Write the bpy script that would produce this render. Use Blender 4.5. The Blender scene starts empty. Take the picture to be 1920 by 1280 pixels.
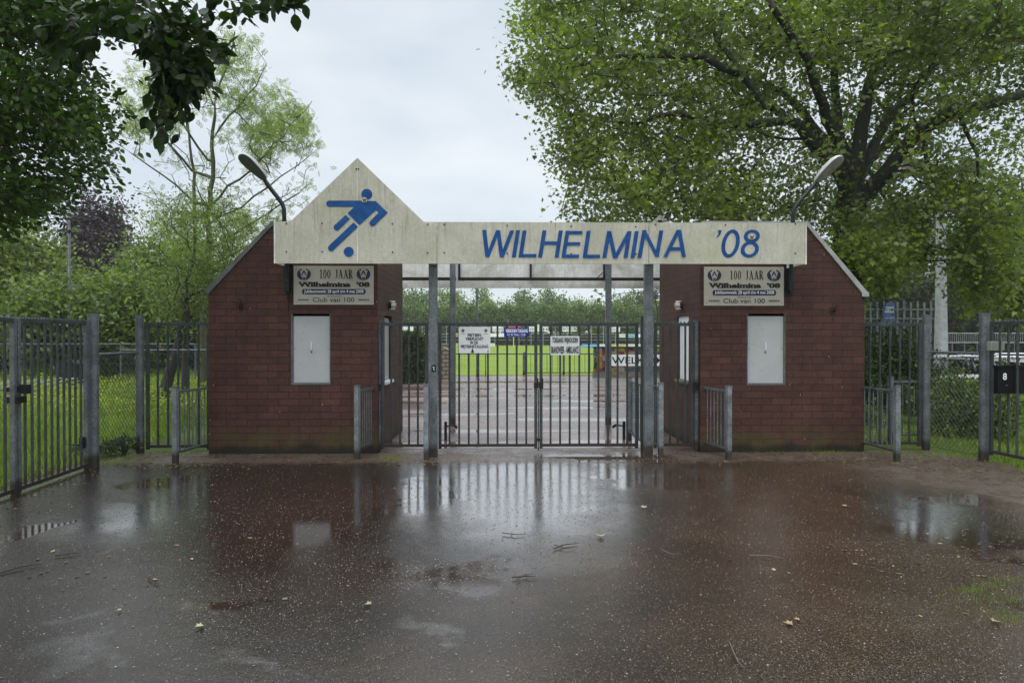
import bpy, math, random
import numpy as np
from mathutils import Vector, Matrix
from mathutils.geometry import tessellate_polygon

sc = bpy.context.scene
col = sc.collection
R = math.radians
rng = np.random.default_rng(8)
random.seed(8)

# ------------------------------------------------------------------ camera
CAM = Vector((0.0, 0.0, 1.70))
YAW, PITCH, F = R(1.03), R(0.4476), 1280.0
cam_d = bpy.data.cameras.new('camera')
cam_d.lens = 24.0; cam_d.sensor_width = 36.0; cam_d.clip_start = 0.05; cam_d.clip_end = 2000
cam = bpy.data.objects.new('camera', cam_d); col.objects.link(cam)
cam.location = CAM
cam.rotation_euler = (R(90) - PITCH, 0, -YAW)
sc.camera = cam
FW = Vector((math.sin(YAW)*math.cos(PITCH), math.cos(YAW)*math.cos(PITCH), -math.sin(PITCH)))
RT = Vector((math.cos(YAW), -math.sin(YAW), 0))
UP = RT.cross(FW)

def P(px, py, Y):
    """world point at depth plane Y seen at this place of the survey photograph"""
    d = FW + RT*((px-960)/F) + UP*((640-py)/F)
    return CAM + d*(Y/d.y)
def G(px, py, z=0.0):
    d = FW + RT*((px-960)/F) + UP*((640-py)/F)
    return CAM + d*((z-CAM.z)/d.z)

# ------------------------------------------------------------------ world
world = bpy.data.worlds.new('World'); sc.world = world
world.use_nodes = True
nt = world.node_tree; nt.nodes.clear()
def N(nt, t, **kw):
    n = nt.nodes.new(t)
    for k, v in kw.items():
        if k in n.inputs: n.inputs[k].default_value = v
        else: setattr(n, k, v)
    return n
SUN_EL, SUN_AZ = R(58), R(205)      # behind the camera, high
sky = N(nt, 'ShaderNodeTexSky', sky_type='NISHITA', sun_disc=False, sun_elevation=SUN_EL, sun_rotation=SUN_AZ)
skys = N(nt, 'ShaderNodeVectorMath', operation='SCALE'); skys.inputs['Scale'].default_value = 0.10
tc = N(nt, 'ShaderNodeTexCoord')
sep = N(nt, 'ShaderNodeSeparateXYZ')
mp = N(nt, 'ShaderNodeMapping'); mp.inputs['Scale'].default_value = (1, 1, 2.6)
no = N(nt, 'ShaderNodeTexNoise'); no.inputs['Scale'].default_value = 2.6; no.inputs['Detail'].default_value = 5; no.inputs['Roughness'].default_value = .5
cr = N(nt, 'ShaderNodeValToRGB')
cr.color_ramp.elements[0].position = .36; cr.color_ramp.elements[0].color = (.64, .72, .80, 1)
cr.color_ramp.elements[1].position = .66; cr.color_ramp.elements[1].color = (.85, .89, .93, 1)
zr = N(nt, 'ShaderNodeValToRGB')       # overcast sky: brighter overhead
zr.color_ramp.elements[0].position = .0; zr.color_ramp.elements[0].color = (1, 1, 1, 1)
zr.color_ramp.elements[1].position = 1.; zr.color_ramp.elements[1].color = (4.2, 4.15, 4.0, 1)
e = zr.color_ramp.elements.new(.46); e.color = (1.0, 1.0, 1.0, 1)
mul = N(nt, 'ShaderNodeMixRGB', blend_type='MULTIPLY'); mul.inputs[0].default_value = 1
mix = N(nt, 'ShaderNodeMixRGB'); mix.inputs[0].default_value = .9
bg = N(nt, 'ShaderNodeBackground'); out = N(nt, 'ShaderNodeOutputWorld')
L = nt.links.new
L(sky.outputs[0], skys.inputs[0]); L(tc.outputs['Generated'], mp.inputs[0]); L(mp.outputs[0], no.inputs['Vector'])
L(no.outputs[0], cr.inputs[0]); L(tc.outputs['Generated'], sep.inputs[0]); L(sep.outputs['Z'], zr.inputs[0])
L(cr.outputs[0], mul.inputs[1]); L(zr.outputs[0], mul.inputs[2])
L(skys.outputs[0], mix.inputs[1]); L(mul.outputs[0], mix.inputs[2]); L(mix.outputs[0], bg.inputs[0]); L(bg.outputs[0], out.inputs[0])
bg.inputs[1].default_value = 1.0
sd = bpy.data.lights.new('sun', 'SUN'); sd.energy = 1.1; sd.angle = R(40); sd.color = (1, .98, .95)
so = bpy.data.objects.new('sun', sd); col.objects.link(so)
so.rotation_euler = (R(90)-SUN_EL, 0, R(180)-SUN_AZ)
sc.view_settings.view_transform = 'Standard'; sc.view_settings.look = 'None'
sc.view_settings.exposure = 0.16; sc.view_settings.gamma = 1.0; sc.view_settings.use_curve_mapping = False
sc.cycles.max_bounces = 8; sc.cycles.transparent_max_bounces = 8; sc.cycles.volume_bounces = 1
sc.cycles.use_denoising = True

# ------------------------------------------------------------------ materials
def mat(name):
    m = bpy.data.materials.new(name); m.use_nodes = True
    t = m.node_tree; b = t.nodes['Principled BSDF']
    return m, t, b
def lk(t, a, b): t.links.new(a, b)
def ramp(t, fac, stops):
    c = t.nodes.new('ShaderNodeValToRGB')
    el = c.color_ramp.elements
    el[0].position, el[0].color = stops[0][0], (*stops[0][1], 1)
    el[1].position, el[1].color = stops[-1][0], (*stops[-1][1], 1)
    for p, q in stops[1:-1]:
        x = el.new(p); x.color = (*q, 1)
    lk(t, fac, c.inputs[0]); return c.outputs[0]
def noise(t, vec, scale, detail=4, rough=.55, dist=0):
    n = t.nodes.new('ShaderNodeTexNoise'); n.inputs['Scale'].default_value = scale
    n.inputs['Detail'].default_value = detail; n.inputs['Roughness'].default_value = rough; n.inputs['Distortion'].default_value = dist
    if vec is not None: lk(t, vec, n.inputs['Vector'])
    return n.outputs[0]
def mapping(t, vec, scale=(1, 1, 1), loc=(0, 0, 0)):
    n = t.nodes.new('ShaderNodeMapping'); n.inputs['Scale'].default_value = scale; n.inputs['Location'].default_value = loc
    lk(t, vec, n.inputs[0]); return n.outputs[0]
def mixc(t, f, a, b, bt='MIX'):
    n = t.nodes.new('ShaderNodeMixRGB'); n.blend_type = bt
    for i, v in enumerate((f, a, b)):
        if isinstance(v, (int, float)): n.inputs[i].default_value = v
        elif isinstance(v, tuple): n.inputs[i].default_value = (*v, 1)
        else: lk(t, v, n.inputs[i])
    return n.outputs[0]
def math_(t, op, a, b=0., clamp=False):
    n = t.nodes.new('ShaderNodeMath'); n.operation = op; n.use_clamp = clamp
    for i, v in enumerate((a, b)):
        if isinstance(v, (int, float)): n.inputs[i].default_value = v
        else: lk(t, v, n.inputs[i])
    return n.outputs[0]
def bump(t, b, h, strength=.3, dist=.01, prev=None):
    n = t.nodes.new('ShaderNodeBump'); n.inputs['Strength'].default_value = strength; n.inputs['Distance'].default_value = dist
    lk(t, h, n.inputs['Height'])
    if prev is not None: lk(t, prev, n.inputs['Normal'])
    if b is not None: lk(t, n.outputs[0], b.inputs['Normal'])
    return n.outputs[0]
def geo(t): return t.nodes.new('ShaderNodeNewGeometry').outputs['Position']

def simple(name, c, rough=.5, metal=0., var=.25, scale=14., bmp=.0, spec=.3):
    m, t, b = mat(name); b.inputs['Specular IOR Level'].default_value = spec
    p = geo(t)
    n = noise(t, p, scale, 5)
    d = tuple(x*(1-var) for x in c); u = tuple(min(1, x*(1+var)) for x in c)
    lk(t, ramp(t, n, [(.3, d), (.7, u)]), b.inputs['Base Color'])
    b.inputs['Roughness'].default_value = rough; b.inputs['Metallic'].default_value = metal
    if bmp: bump(t, b, noise(t, p, scale*3, 4), bmp, .004)
    return m

def m_brick():
    m, t, b = mat('painted_brown_brick')
    uv = t.nodes.new('ShaderNodeUVMap').outputs[0]
    p = geo(t)
    wob = t.nodes.new('ShaderNodeVectorMath'); wob.operation = 'ADD'
    wn = t.nodes.new('ShaderNodeTexNoise'); wn.inputs['Scale'].default_value = 7; lk(t, p, wn.inputs['Vector'])
    ws = t.nodes.new('ShaderNodeVectorMath'); ws.operation = 'SCALE'; ws.inputs['Scale'].default_value = .014
    lk(t, wn.outputs['Color'], ws.inputs[0]); lk(t, uv, wob.inputs[0]); lk(t, ws.outputs[0], wob.inputs[1])
    br = t.nodes.new('ShaderNodeTexBrick'); lk(t, wob.outputs[0], br.inputs['Vector'])
    br.inputs['Scale'].default_value = 1.0; br.inputs['Brick Width'].default_value = .30; br.inputs['Row Height'].default_value = .10
    br.inputs['Mortar Size'].default_value = .0052; br.inputs['Mortar Smooth'].default_value = .6; br.inputs['Bias'].default_value = -.1
    br.inputs['Color1'].default_value = (.058, .026, .019, 1); br.inputs['Color2'].default_value = (.080, .035, .026, 1)
    br.inputs['Mortar'].default_value = (.018, .009, .007, 1)
    n1 = noise(t, p, 3.2, 5, .6); n2 = noise(t, p, 46, 5, .7)
    c = mixc(t, .9, br.outputs[0], ramp(t, n1, [(.3, (.74, .74, .74)), (.7, (1.22, 1.2, 1.18))]), 'MULTIPLY')
    c = mixc(t, 1., c, ramp(t, n2, [(.35, (.70, .70, .70)), (.7, (1.3, 1.3, 1.3))]), 'MULTIPLY')
    # green algae at the foot of the wall
    s = t.nodes.new('ShaderNodeSeparateXYZ'); lk(t, p, s.inputs[0])
    zz = math_(t, 'SUBTRACT', s.outputs['Z'], math_(t, 'MULTIPLY', noise(t, p, 2.6, 4), .42))
    g = mixc(t, 1., ramp(t, zz, [(-.0, (.9, .9, .9)), (.22, (0, 0, 0))]), ramp(t, noise(t, p, 3.4, 5, .65), [(.38, (.12, .12, .12)), (.60, (1, 1, 1))]), 'MULTIPLY')
    c = mixc(t, g, c, (.056, .046, .016))
    # a black mould patch and drips
    zz2 = math_(t, 'SUBTRACT', s.outputs['Z'], math_(t, 'MULTIPLY', noise(t, mapping(t, p, (1.7, 1.7, .2)), 1.6, 4), .36))
    g2 = ramp(t, math_(t, 'ADD', zz2, .13), [(.0, (.9, .9, .9)), (.09, (0, 0, 0))])
    c = mixc(t, g2, c, (.012, .012, .009))
    strk = noise(t, mapping(t, p, (9, 9, .5)), 1.0, 5, .6)
    c = mixc(t, ramp(t, strk, [(.58, (0, 0, 0)), (.72, (.45, .45, .45))]), c, (.030, .016, .014))
    # pale paint specks
    v = t.nodes.new('ShaderNodeTexVoronoi'); v.inputs['Scale'].default_value = 7; lk(t, mapping(t, p, (1, 1, .45)), v.inputs['Vector'])
    c = mixc(t, ramp(t, v.outputs['Distance'], [(.028, (.8, .8, .8)), (.042, (0, 0, 0))]), c, (.42, .36, .33))
    lk(t, c, b.inputs['Base Color'])
    b.inputs['Roughness'].default_value = .62; b.inputs['Specular IOR Level'].default_value = .22
    hh = math_(t, 'SUBTRACT', 1., br.outputs['Fac'])
    bn = bump(t, None, hh, .8, .006)
    bump(t, b, n2, .55, .006, bn)
    return m

def m_board(name, base=(.60, .60, .55), dirt=.75):
    m, t, b = mat(name)
    p = geo(t)
    st = noise(t, mapping(t, p, (12, 12, .7)), 1.5, 7, .66, .4)
    big = noise(t, p, 1.9, 6, .65, .5)
    fine = noise(t, mapping(t, p, (5, 5, 3)), 6, 6, .75)
    c = mixc(t, ramp(t, st, [(.32, (dirt*.42,)*3), (.56, (0, 0, 0))]), base, (.26, .25, .19))
    c = mixc(t, ramp(t, big, [(.36, (.75, .75, .75)), (.62, (0, 0, 0))]), c, tuple(x*.62 for x in (.56, .54, .42)))
    c = mixc(t, .6, c, ramp(t, fine, [(.3, (.70, .70, .68)), (.7, (1.18, 1.18, 1.18))]), 'MULTIPLY')
    bl = noise(t, mapping(t, p, (6, 6, 1.8), (3, 0, 1)), 1.7, 7, .75, .4)
    c = mixc(t, ramp(t, bl, [(.60, (0, 0, 0)), (.72, (dirt*.9,)*3)]), c, (.13, .125, .085))
    gr = noise(t, mapping(t, p, (1, 1, .7), (9, 1, 2)), 2.6, 5, .6)
    c = mixc(t, ramp(t, gr, [(.55, (0, 0, 0)), (.70, (dirt*.6,)*3)]), c, (.30, .31, .16))
    sz = t.nodes.new('ShaderNodeSeparateXYZ'); lk(t, p, sz.inputs[0])
    drip = noise(t, mapping(t, p, (16, 16, .8), (2, 0, 5)), 1.3, 6, .68, .5)
    near = math_(t, 'ADD', math_(t, 'MULTIPLY', math_(t, 'SUBTRACT', sz.outputs['Z'], 2.62), 1.0), math_(t, 'MULTIPLY', big, .5))
    c = mixc(t, mixc(t, 1., ramp(t, drip, [(.52, (0, 0, 0)), (.70, (.5, .5, .5))]), ramp(t, near, [(.35, (0, 0, 0)), (.85, (1, 1, 1))]), 'MULTIPLY'), c, (.15, .14, .10))
    lk(t, c, b.inputs['Base Color']); b.inputs['Roughness'].default_value = .5; b.inputs['Specular IOR Level'].default_value = .25
    bump(t, b, fine, .08, .003)
    return m

def m_galv(name, c=(.125, .138, .145), rough=.45, metal=.35):
    m, t, b = mat(name); b.inputs['Specular IOR Level'].default_value = .3
    p = geo(t)
    v = t.nodes.new('ShaderNodeTexVoronoi'); v.inputs['Scale'].default_value = 60; lk(t, p, v.inputs['Vector'])
    n = noise(t, p, 5, 5, .6)
    k = mixc(t, 1., ramp(t, n, [(.3, tuple(x*.62 for x in c)), (.72, tuple(x*1.35 for x in c))]), ramp(t, v.outputs['Color'], [(.2, (.75, .75, .75)), (.8, (1.2, 1.2, 1.2))]), 'MULTIPLY')
    rs = noise(t, mapping(t, p, (4, 4, 1.5), (7, 2, 0)), 2.2, 6, .7)
    k = mixc(t, ramp(t, rs, [(.64, (0, 0, 0)), (.76, (.55, .55, .55))]), k, (.09, .05, .03))
    s = t.nodes.new('ShaderNodeSeparateXYZ'); lk(t, p, s.inputs[0])
    ft = ramp(t, math_(t, 'SUBTRACT', s.outputs['Z'], math_(t, 'MULTIPLY', n, .22)), [(.0, (.9, .9, .9)), (.08, (0, 0, 0))])
    k = mixc(t, ft, k, (.035, .028, .02))
    lk(t, k, b.inputs['Base Color']); b.inputs['Roughness'].default_value = rough; b.inputs['Metallic'].default_value = metal
    bump(t, b, n, .15, .003)
    return m

def ellipse_mask(t, pos, cx, cy, rx, ry):
    s = 1.0
    v = mapping(t, pos, (1/rx, 1/ry, 0), (-cx/rx, -cy/ry, 0))
    l = t.nodes.new('ShaderNodeVectorMath'); l.operation = 'LENGTH'; lk(t, v, l.inputs[0])
    return math_(t, 'SUBTRACT', 1.0, l.outputs['Value'])

def m_forecourt(puddles, sheens, sheens2):
    m, t, b = mat('wet_brown_asphalt')
    p = geo(t)
    flat = mapping(t, p, (1, 1, 0))
    n1 = noise(t, flat, .55, 6, .62); n2 = noise(t, flat, 3.2, 6, .65); n3 = noise(t, flat, 62, 5, .68); n4 = noise(t, flat, 190, 2, .6)
    base = ramp(t, n1, [(.34, (.026, .019, .0145)), (.52, (.041, .028, .020)), (.70, (.056, .039, .029))])
    sx = t.nodes.new('ShaderNodeSeparateXYZ'); lk(t, p, sx.inputs[0])
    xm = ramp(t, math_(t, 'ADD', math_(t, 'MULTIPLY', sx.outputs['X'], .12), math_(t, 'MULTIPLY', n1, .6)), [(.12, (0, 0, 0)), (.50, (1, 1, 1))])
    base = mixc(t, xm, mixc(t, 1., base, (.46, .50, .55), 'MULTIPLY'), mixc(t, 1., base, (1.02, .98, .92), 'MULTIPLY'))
    base = mixc(t, 1., base, ramp(t, n2, [(.3, (.75, .75, .75)), (.72, (1.25, 1.22, 1.2))]), 'MULTIPLY')
    base = mixc(t, 1., base, ramp(t, n3, [(.38, (.30, .30, .30)), (.50, (.85, .83, .80)), (.66, (2.3, 2.2, 2.05))]), 'MULTIPLY')
    # dry looking mud and leaf litter strip in front of the huts
    s = t.nodes.new('ShaderNodeSeparateXYZ'); lk(t, p, s.inputs[0])
    yy = math_(t, 'ADD', s.outputs['Y'], math_(t, 'MULTIPLY', math_(t, 'SUBTRACT', n2, .5), .9))
    mud = ramp(t, math_(t, 'MULTIPLY', yy, .1), [(.905, (0, 0, 0)), (.935, (1, 1, 1))])
    xr = math_(t, 'ADD', s.outputs['X'], math_(t, 'MULTIPLY', math_(t, 'SUBTRACT', n1, .5), 3.0))
    mudr = ramp(t, math_(t, 'MULTIPLY', xr, .1), [(.40, (0, 0, 0)), (.52, (.8, .8, .8))])
    mudall = mixc(t, 1., mud, mudr, 'LIGHTEN')
    mcol = ramp(t, noise(t, flat, 26, 5, .7), [(.32, (.045, .030, .022)), (.55, (.085, .058, .044)), (.72, (.15, .10, .08))])
    base = mixc(t, mudall, base, mcol)
    # puddles
    warp = t.nodes.new('ShaderNodeVectorMath'); warp.operation = 'ADD'
    wn = t.nodes.new('ShaderNodeTexNoise'); wn.inputs['Scale'].default_value = 1.6; wn.inputs['Detail'].default_value = 6; wn.inputs['Roughness'].default_value = .6; lk(t, flat, wn.inputs['Vector'])
    wc = t.nodes.new('ShaderNodeVectorMath'); wc.operation = 'SUBTRACT'; wc.inputs[1].default_value = (.5, .5, .5); lk(t, wn.outputs['Color'], wc.inputs[0])
    ws = t.nodes.new('ShaderNodeVectorMath'); ws.operation = 'SCALE'; ws.inputs['Scale'].default_value = 1.5; lk(t, wc.outputs[0], ws.inputs[0])
    lk(t, flat, warp.inputs[0]); lk(t, ws.outputs[0], warp.inputs[1])
    acc = None
    for q in puddles:
        e = ellipse_mask(t, warp.outputs[0], *q)
        acc = e if acc is None else math_(t, 'MAXIMUM', acc, e)
    pud = ramp(t, acc, [(-.0, (0, 0, 0)), (.42, (1, 1, 1))])
    film = ramp(t, noise(t, flat, .8, 5, .6), [(.38, (0, 0, 0)), (.62, (1, 1, 1))])
    base = mixc(t, mixc(t, 1., pud, (.55, .55, .55), 'MULTIPLY'), base, (.026, .014, .010))
    lk(t, base, b.inputs['Base Color'])
    rough = mixc(t, film, (.085, .085, .085), (.045, .045, .045))
    rough = mixc(t, mudall, rough, mixc(t, ramp(t, n2, [(.42, (0, 0, 0)), (.58, (1, 1, 1))]), (.50, .50, .50), (.26, .26, .26)))
    rough = mixc(t, pud, rough, (.035, .035, .035))
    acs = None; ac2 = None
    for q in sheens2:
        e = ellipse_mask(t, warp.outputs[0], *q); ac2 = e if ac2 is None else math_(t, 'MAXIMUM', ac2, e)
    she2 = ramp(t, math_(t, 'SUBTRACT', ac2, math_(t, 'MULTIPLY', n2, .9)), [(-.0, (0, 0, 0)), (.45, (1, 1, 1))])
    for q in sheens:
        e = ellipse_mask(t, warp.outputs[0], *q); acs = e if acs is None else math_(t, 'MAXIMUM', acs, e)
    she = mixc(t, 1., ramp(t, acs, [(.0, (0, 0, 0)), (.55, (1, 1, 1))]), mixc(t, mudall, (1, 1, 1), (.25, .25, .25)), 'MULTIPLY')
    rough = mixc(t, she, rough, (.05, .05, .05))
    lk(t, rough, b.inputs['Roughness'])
    lk(t, mixc(t, she, mixc(t, she2, mixc(t, pud, (1.65, 1.65, 1.65), (2.0, 2.0, 2.0)), (3.0, 3.0, 3.0)), (8., 8., 8.)), b.inputs['IOR'])  # IOR far above water in the sheen masks, boosting the reflection there
    bs = mixc(t, pud, mixc(t, film, mixc(t, mudall, (.62, .62, .62), (1, 1, 1)), mixc(t, mudall, (.42, .42, .42), (1, 1, 1))), (.03, .03, .03))
    bn = t.nodes.new('ShaderNodeBump'); bn.inputs['Distance'].default_value = .0045; lk(t, mixc(t, mixc(t, 1., she, (.85, .85, .85), 'MULTIPLY'), bs, (.05, .05, .05)), bn.inputs['Strength'])
    lk(t, mixc(t, .35, n3, n4), bn.inputs['Height'])
    b2 = t.nodes.new('ShaderNodeBump'); b2.inputs['Distance'].default_value = .010
    lk(t, mixc(t, mixc(t, 1., she, (.75, .75, .75), 'MULTIPLY'), mixc(t, pud, (.42, .42, .42), (.03, .03, .03)), (.08, .08, .08)), b2.inputs['Strength']); lk(t, noise(t, flat, 5, 7, .62), b2.inputs['Height'])
    lk(t, bn.outputs[0], b2.inputs['Normal']); lk(t, b2.outputs[0], b.inputs['Normal'])
    return m

def m_courtyard(puddles):
    m, t, b = mat('wet_pink_gravel')
    p = geo(t); flat = mapping(t, p, (1, 1, 0))
    n1 = noise(t, flat, .5, 6, .62); n2 = noise(t, flat, 38, 4, .7); ns = noise(t, mapping(t, flat, (.35, 1.6, 0)), .8, 5, .6)
    base = ramp(t, n1, [(.34, (.09, .055, .045)), (.52, (.15, .10, .088)), (.7, (.24, .175, .158))])
    base = mixc(t, 1., base, ramp(t, n2, [(.35, (.6, .6, .6)), (.7, (1.45, 1.42, 1.4))]), 'MULTIPLY')
    warp = t.nodes.new('ShaderNodeVectorMath'); warp.operation = 'ADD'
    wn = t.nodes.new('ShaderNodeTexNoise'); wn.inputs['Scale'].default_value = 1.1; wn.inputs['Detail'].default_value = 6; lk(t, flat, wn.inputs['Vector'])
    wc = t.nodes.new('ShaderNodeVectorMath'); wc.operation = 'SUBTRACT'; wc.inputs[1].default_value = (.5, .5, .5); lk(t, wn.outputs['Color'], wc.inputs[0])
    ws = t.nodes.new('ShaderNodeVectorMath'); ws.operation = 'SCALE'; ws.inputs['Scale'].default_value = 1.1; lk(t, wc.outputs[0], ws.inputs[0])
    lk(t, flat, warp.inputs[0]); lk(t, ws.outputs[0], warp.inputs[1])
    acc = None
    for q in puddles:
        e = ellipse_mask(t, warp.outputs[0], *q)
        acc = e if acc is None else math_(t, 'MAXIMUM', acc, e)
    pud = ramp(t, acc, [(.0, (0, 0, 0)), (.12, (1, 1, 1))])
    lk(t, base, b.inputs['Base Color'])
    rough = ramp(t, ns, [(.38, (.45, .45, .45)), (.50, (.22, .22, .22)), (.60, (.10, .10, .10))])
    rough = mixc(t, pud, rough, (.03, .03, .03))
    lk(t, rough, b.inputs['Roughness']); b.inputs['IOR'].default_value = 1.6
    bn = t.nodes.new('ShaderNodeBump'); bn.inputs['Distance'].default_value = .006
    lk(t, mixc(t, pud, (.6, .6, .6), (.02, .02, .02)), bn.inputs['Strength']); lk(t, n2, bn.inputs['Height']); lk(t, bn.outputs[0], b.inputs['Normal'])
    return m

def m_ground(name, c1, c2, c3, s=.6):
    m, t, b = mat(name)
    p = geo(t)
    n1 = noise(t, p, s, 6, .65); n2 = noise(t, p, s*30, 5, .7)
    c = ramp(t, n1, [(.32, c1), (.52, c2), (.72, c3)])
    c = mixc(t, 1., c, ramp(t, n2, [(.32, (.55, .55, .55)), (.7, (1.35, 1.35, 1.35))]), 'MULTIPLY')
    lk(t, c, b.inputs['Base Color']); b.inputs['Roughness'].default_value = .8; b.inputs['Specular IOR Level'].default_value = .08
    bump(t, b, n2, .7, .03)
    return m

def m_leaf(name, c, var=.45, trans=.35, rough=.42, hue=(1.25, 1.12, .5)):
    """every leaf gets its own tint from the mesh attribute; thin leaf lets light through"""
    m, t, b = mat(name)
    a = t.nodes.new('ShaderNodeAttribute'); a.attribute_name = 'tint'
    d = tuple(x*(1-var) for x in c); u = tuple(c[i]*(1+var)*hue[i]**.6 for i in range(3))
    k = ramp(t, a.outputs['Fac'], [(.0, d), (.55, c), (1., u)])
    lk(t, k, b.inputs['Base Color']); b.inputs['Roughness'].default_value = rough; b.inputs['Specular IOR Level'].default_value = .22
    tr = t.nodes.new('ShaderNodeBsdfTranslucent')
    lk(t, mixc(t, 1., k, (1.7, 1.9, .7), 'MULTIPLY'), tr.inputs['Color'])
    mx = t.nodes.new('ShaderNodeMixShader'); mx.inputs[0].default_value = trans
    o = t.nodes['Material Output']
    lk(t, b.outputs[0], mx.inputs[1]); lk(t, tr.outputs[0], mx.inputs[2]); lk(t, mx.outputs[0], o.inputs['Surface'])
    return m

def m_bark(name, c1, c2, moss=None):
    m, t, b = mat(name)
    p = geo(t)
    n = noise(t, mapping(t, p, (1, 1, .25)), 16, 6, .7)
    c = ramp(t, n, [(.35, c1), (.65, c2)])
    if moss:
        c = mixc(t, ramp(t, noise(t, p, 2.4, 5), [(.42, (0, 0, 0)), (.6, (.8, .8, .8))]), c, moss)
    lk(t, c, b.inputs['Base Color']); b.inputs['Roughness'].default_value = .8
    bump(t, b, n, .8, .02)
    return m

# ------------------------------------------------------------------ mesh helpers
def link(name, me, m=None, parent=None):
    o = bpy.data.objects.new(name, me); col.objects.link(o)
    if m is not None: me.materials.append(m)
    if parent is not None:
        o.parent = parent
        # vertices are given in world space: bring them to the parent's frame once
        if not me.get('local'):
            w = parent_world(parent)
            me.transform(Matrix.Translation(-w))
    return o
def parent_world(o):
    v = Vector((0, 0, 0))
    while o is not None:
        v += Vector(o.location); o = o.parent
    return v
def tag(o, label=None, cat=None, group=None, kind=None):
    if label: o['label'] = label
    if cat: o['category'] = cat
    if group: o['group'] = group
    if kind: o['kind'] = kind
    return o
def thing(name, loc, label, cat, group=None):
    o = bpy.data.objects.new(name, None); col.objects.link(o); o.location = loc
    o.empty_display_size = .1
    return tag(o, label, cat, group)

class MB:
    def __init__(s): s.v = []; s.f = []
    def quad8(s, p):
        b = len(s.v); s.v += [tuple(x) for x in p]
        for f in ((0, 3, 2, 1), (4, 5, 6, 7), (0, 1, 5, 4), (1, 2, 6, 5), (2, 3, 7, 6), (3, 0, 4, 7)): s.f.append(tuple(b+i for i in f))
        return s
    def box(s, x0, x1, y0, y1, z0, z1):
        return s.quad8([(x0, y0, z0), (x1, y0, z0), (x1, y1, z0), (x0, y1, z0), (x0, y0, z1), (x1, y0, z1), (x1, y1, z1), (x0, y1, z1)])
    def bar(s, a, b, w, h, up=(0, 0, 1)):
        """rectangular bar from a to b, w across, h along 'up'"""
        a = Vector(a); b = Vector(b); d = (b-a).normalized(); u = Vector(up)
        side = d.cross(u)
        if side.length < 1e-4: side = Vector((1, 0, 0))
        side.normalize(); u = side.cross(d).normalized()
        p = []
        for q in (a, b):
            for sx, sy in ((-1, -1), (1, -1), (1, 1), (-1, 1)): p.append(q+side*sx*w/2+u*sy*h/2)
        return s.quad8([p[0], p[1], p[5], p[4], p[3], p[2], p[6], p[7]])
    def tube(s, pts, r, n=10, caps=True):
        pts = [Vector(p) for p in pts]
        rs = r if isinstance(r, (list, tuple)) else [r]*len(pts)
        b0 = len(s.v); prev = None
        for i, p in enumerate(pts):
            d = (pts[min(i+1, len(pts)-1)]-pts[max(i-1, 0)]).normalized()
            ref = Vector((0, 0, 1)) if abs(d.z) < .9 else Vector((0, 1, 0))
            if prev is not None: ref = prev
            sd_ = d.cross(ref).normalized(); u = sd_.cross(d).normalized(); prev = u
            for k in range(n):
                a = 2*math.pi*(k+.5)/n
                s.v.append(tuple(p+(sd_*math.cos(a)+u*math.sin(a))*rs[i]))
        for i in range(len(pts)-1):
            for k in range(n):
                k2 = (k+1) % n; A = b0+i*n; B = A+n
                s.f.append((A+k, A+k2, B+k2, B+k))
        if caps:
            s.f.append(tuple(b0+k for k in reversed(range(n)))); e0 = b0+(len(pts)-1)*n
            s.f.append(tuple(e0+k for k in range(n)))
        return s
    def prism(s, poly, y0, y1):
        """polygon in x,z extruded from y0 to y1 (concave allowed)"""
        n = len(poly); b = len(s.v)
        s.v += [(x, y0, z) for x, z in poly]+[(x, y1, z) for x, z in poly]
        tri = tessellate_polygon([[Vector((x, z, 0)) for x, z in poly]])
        for t_ in tri: s.f.append(tuple(b+i for i in t_)); s.f.append(tuple(b+n+i for i in reversed(t_)))
        for i in range(n): j = (i+1) % n; s.f.append((b+i, b+j, b+n+j, b+n+i))
        return s
    def poly(s, pts):
        b = len(s.v); s.v += [tuple(p) for p in pts]
        if len(pts) > 4:
            n = Vector((0, 0, 0)); V = [Vector(p) for p in pts]
            for i in range(len(V)):
                a, c = V[i], V[(i+1) % len(V)]; n += a.cross(c)
            ax = max(range(3), key=lambda i: abs(n[i])); ii = [i for i in range(3) if i != ax]
            for t_ in tessellate_polygon([[Vector((v[ii[0]], v[ii[1]], 0)) for v in V]]): s.f.append(tuple(b+i for i in t_))
        else: s.f.append(tuple(range(b, b+len(pts))))
        return s
    def build(s, name, m, parent=None, smooth=False, bevel=0., uv=False):
        me = bpy.data.meshes.new(name); me.from_pydata(s.v, [], s.f); me.update()
        if uv:
            l = me.uv_layers.new(name='UVMap')
            for pl in me.polygons:
                nx = abs(pl.normal.x) > abs(pl.normal.y)
                for li in pl.loop_indices:
                    c = me.vertices[me.loops[li].vertex_index].co
                    l.data[li].uv = ((c.y if nx else c.x)+20, c.z+20)
        o = link(name, me, m, parent)
        if smooth:
            for pl in me.polygons: pl.use_smooth = True
            try: me.set_sharp_from_angle(angle=R(35))
            except Exception: pass
        if bevel:
            md = o.modifiers.new('bevel', 'BEVEL'); md.width = bevel; md.segments = 2; md.limit_method = 'ANGLE'; md.angle_limit = R(50)
        return o

def copy_thing(root, loc, rotz=None):
    def cp(o, par):
        c = o.copy(); col.objects.link(c)
        if par is not None: c.parent = par
        for ch in list(o.children): cp(ch, c)
        return c
    c = cp(root, None); c.location = loc
    if rotz is not None: c.rotation_euler = (0, 0, rotz)
    return c

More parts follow.
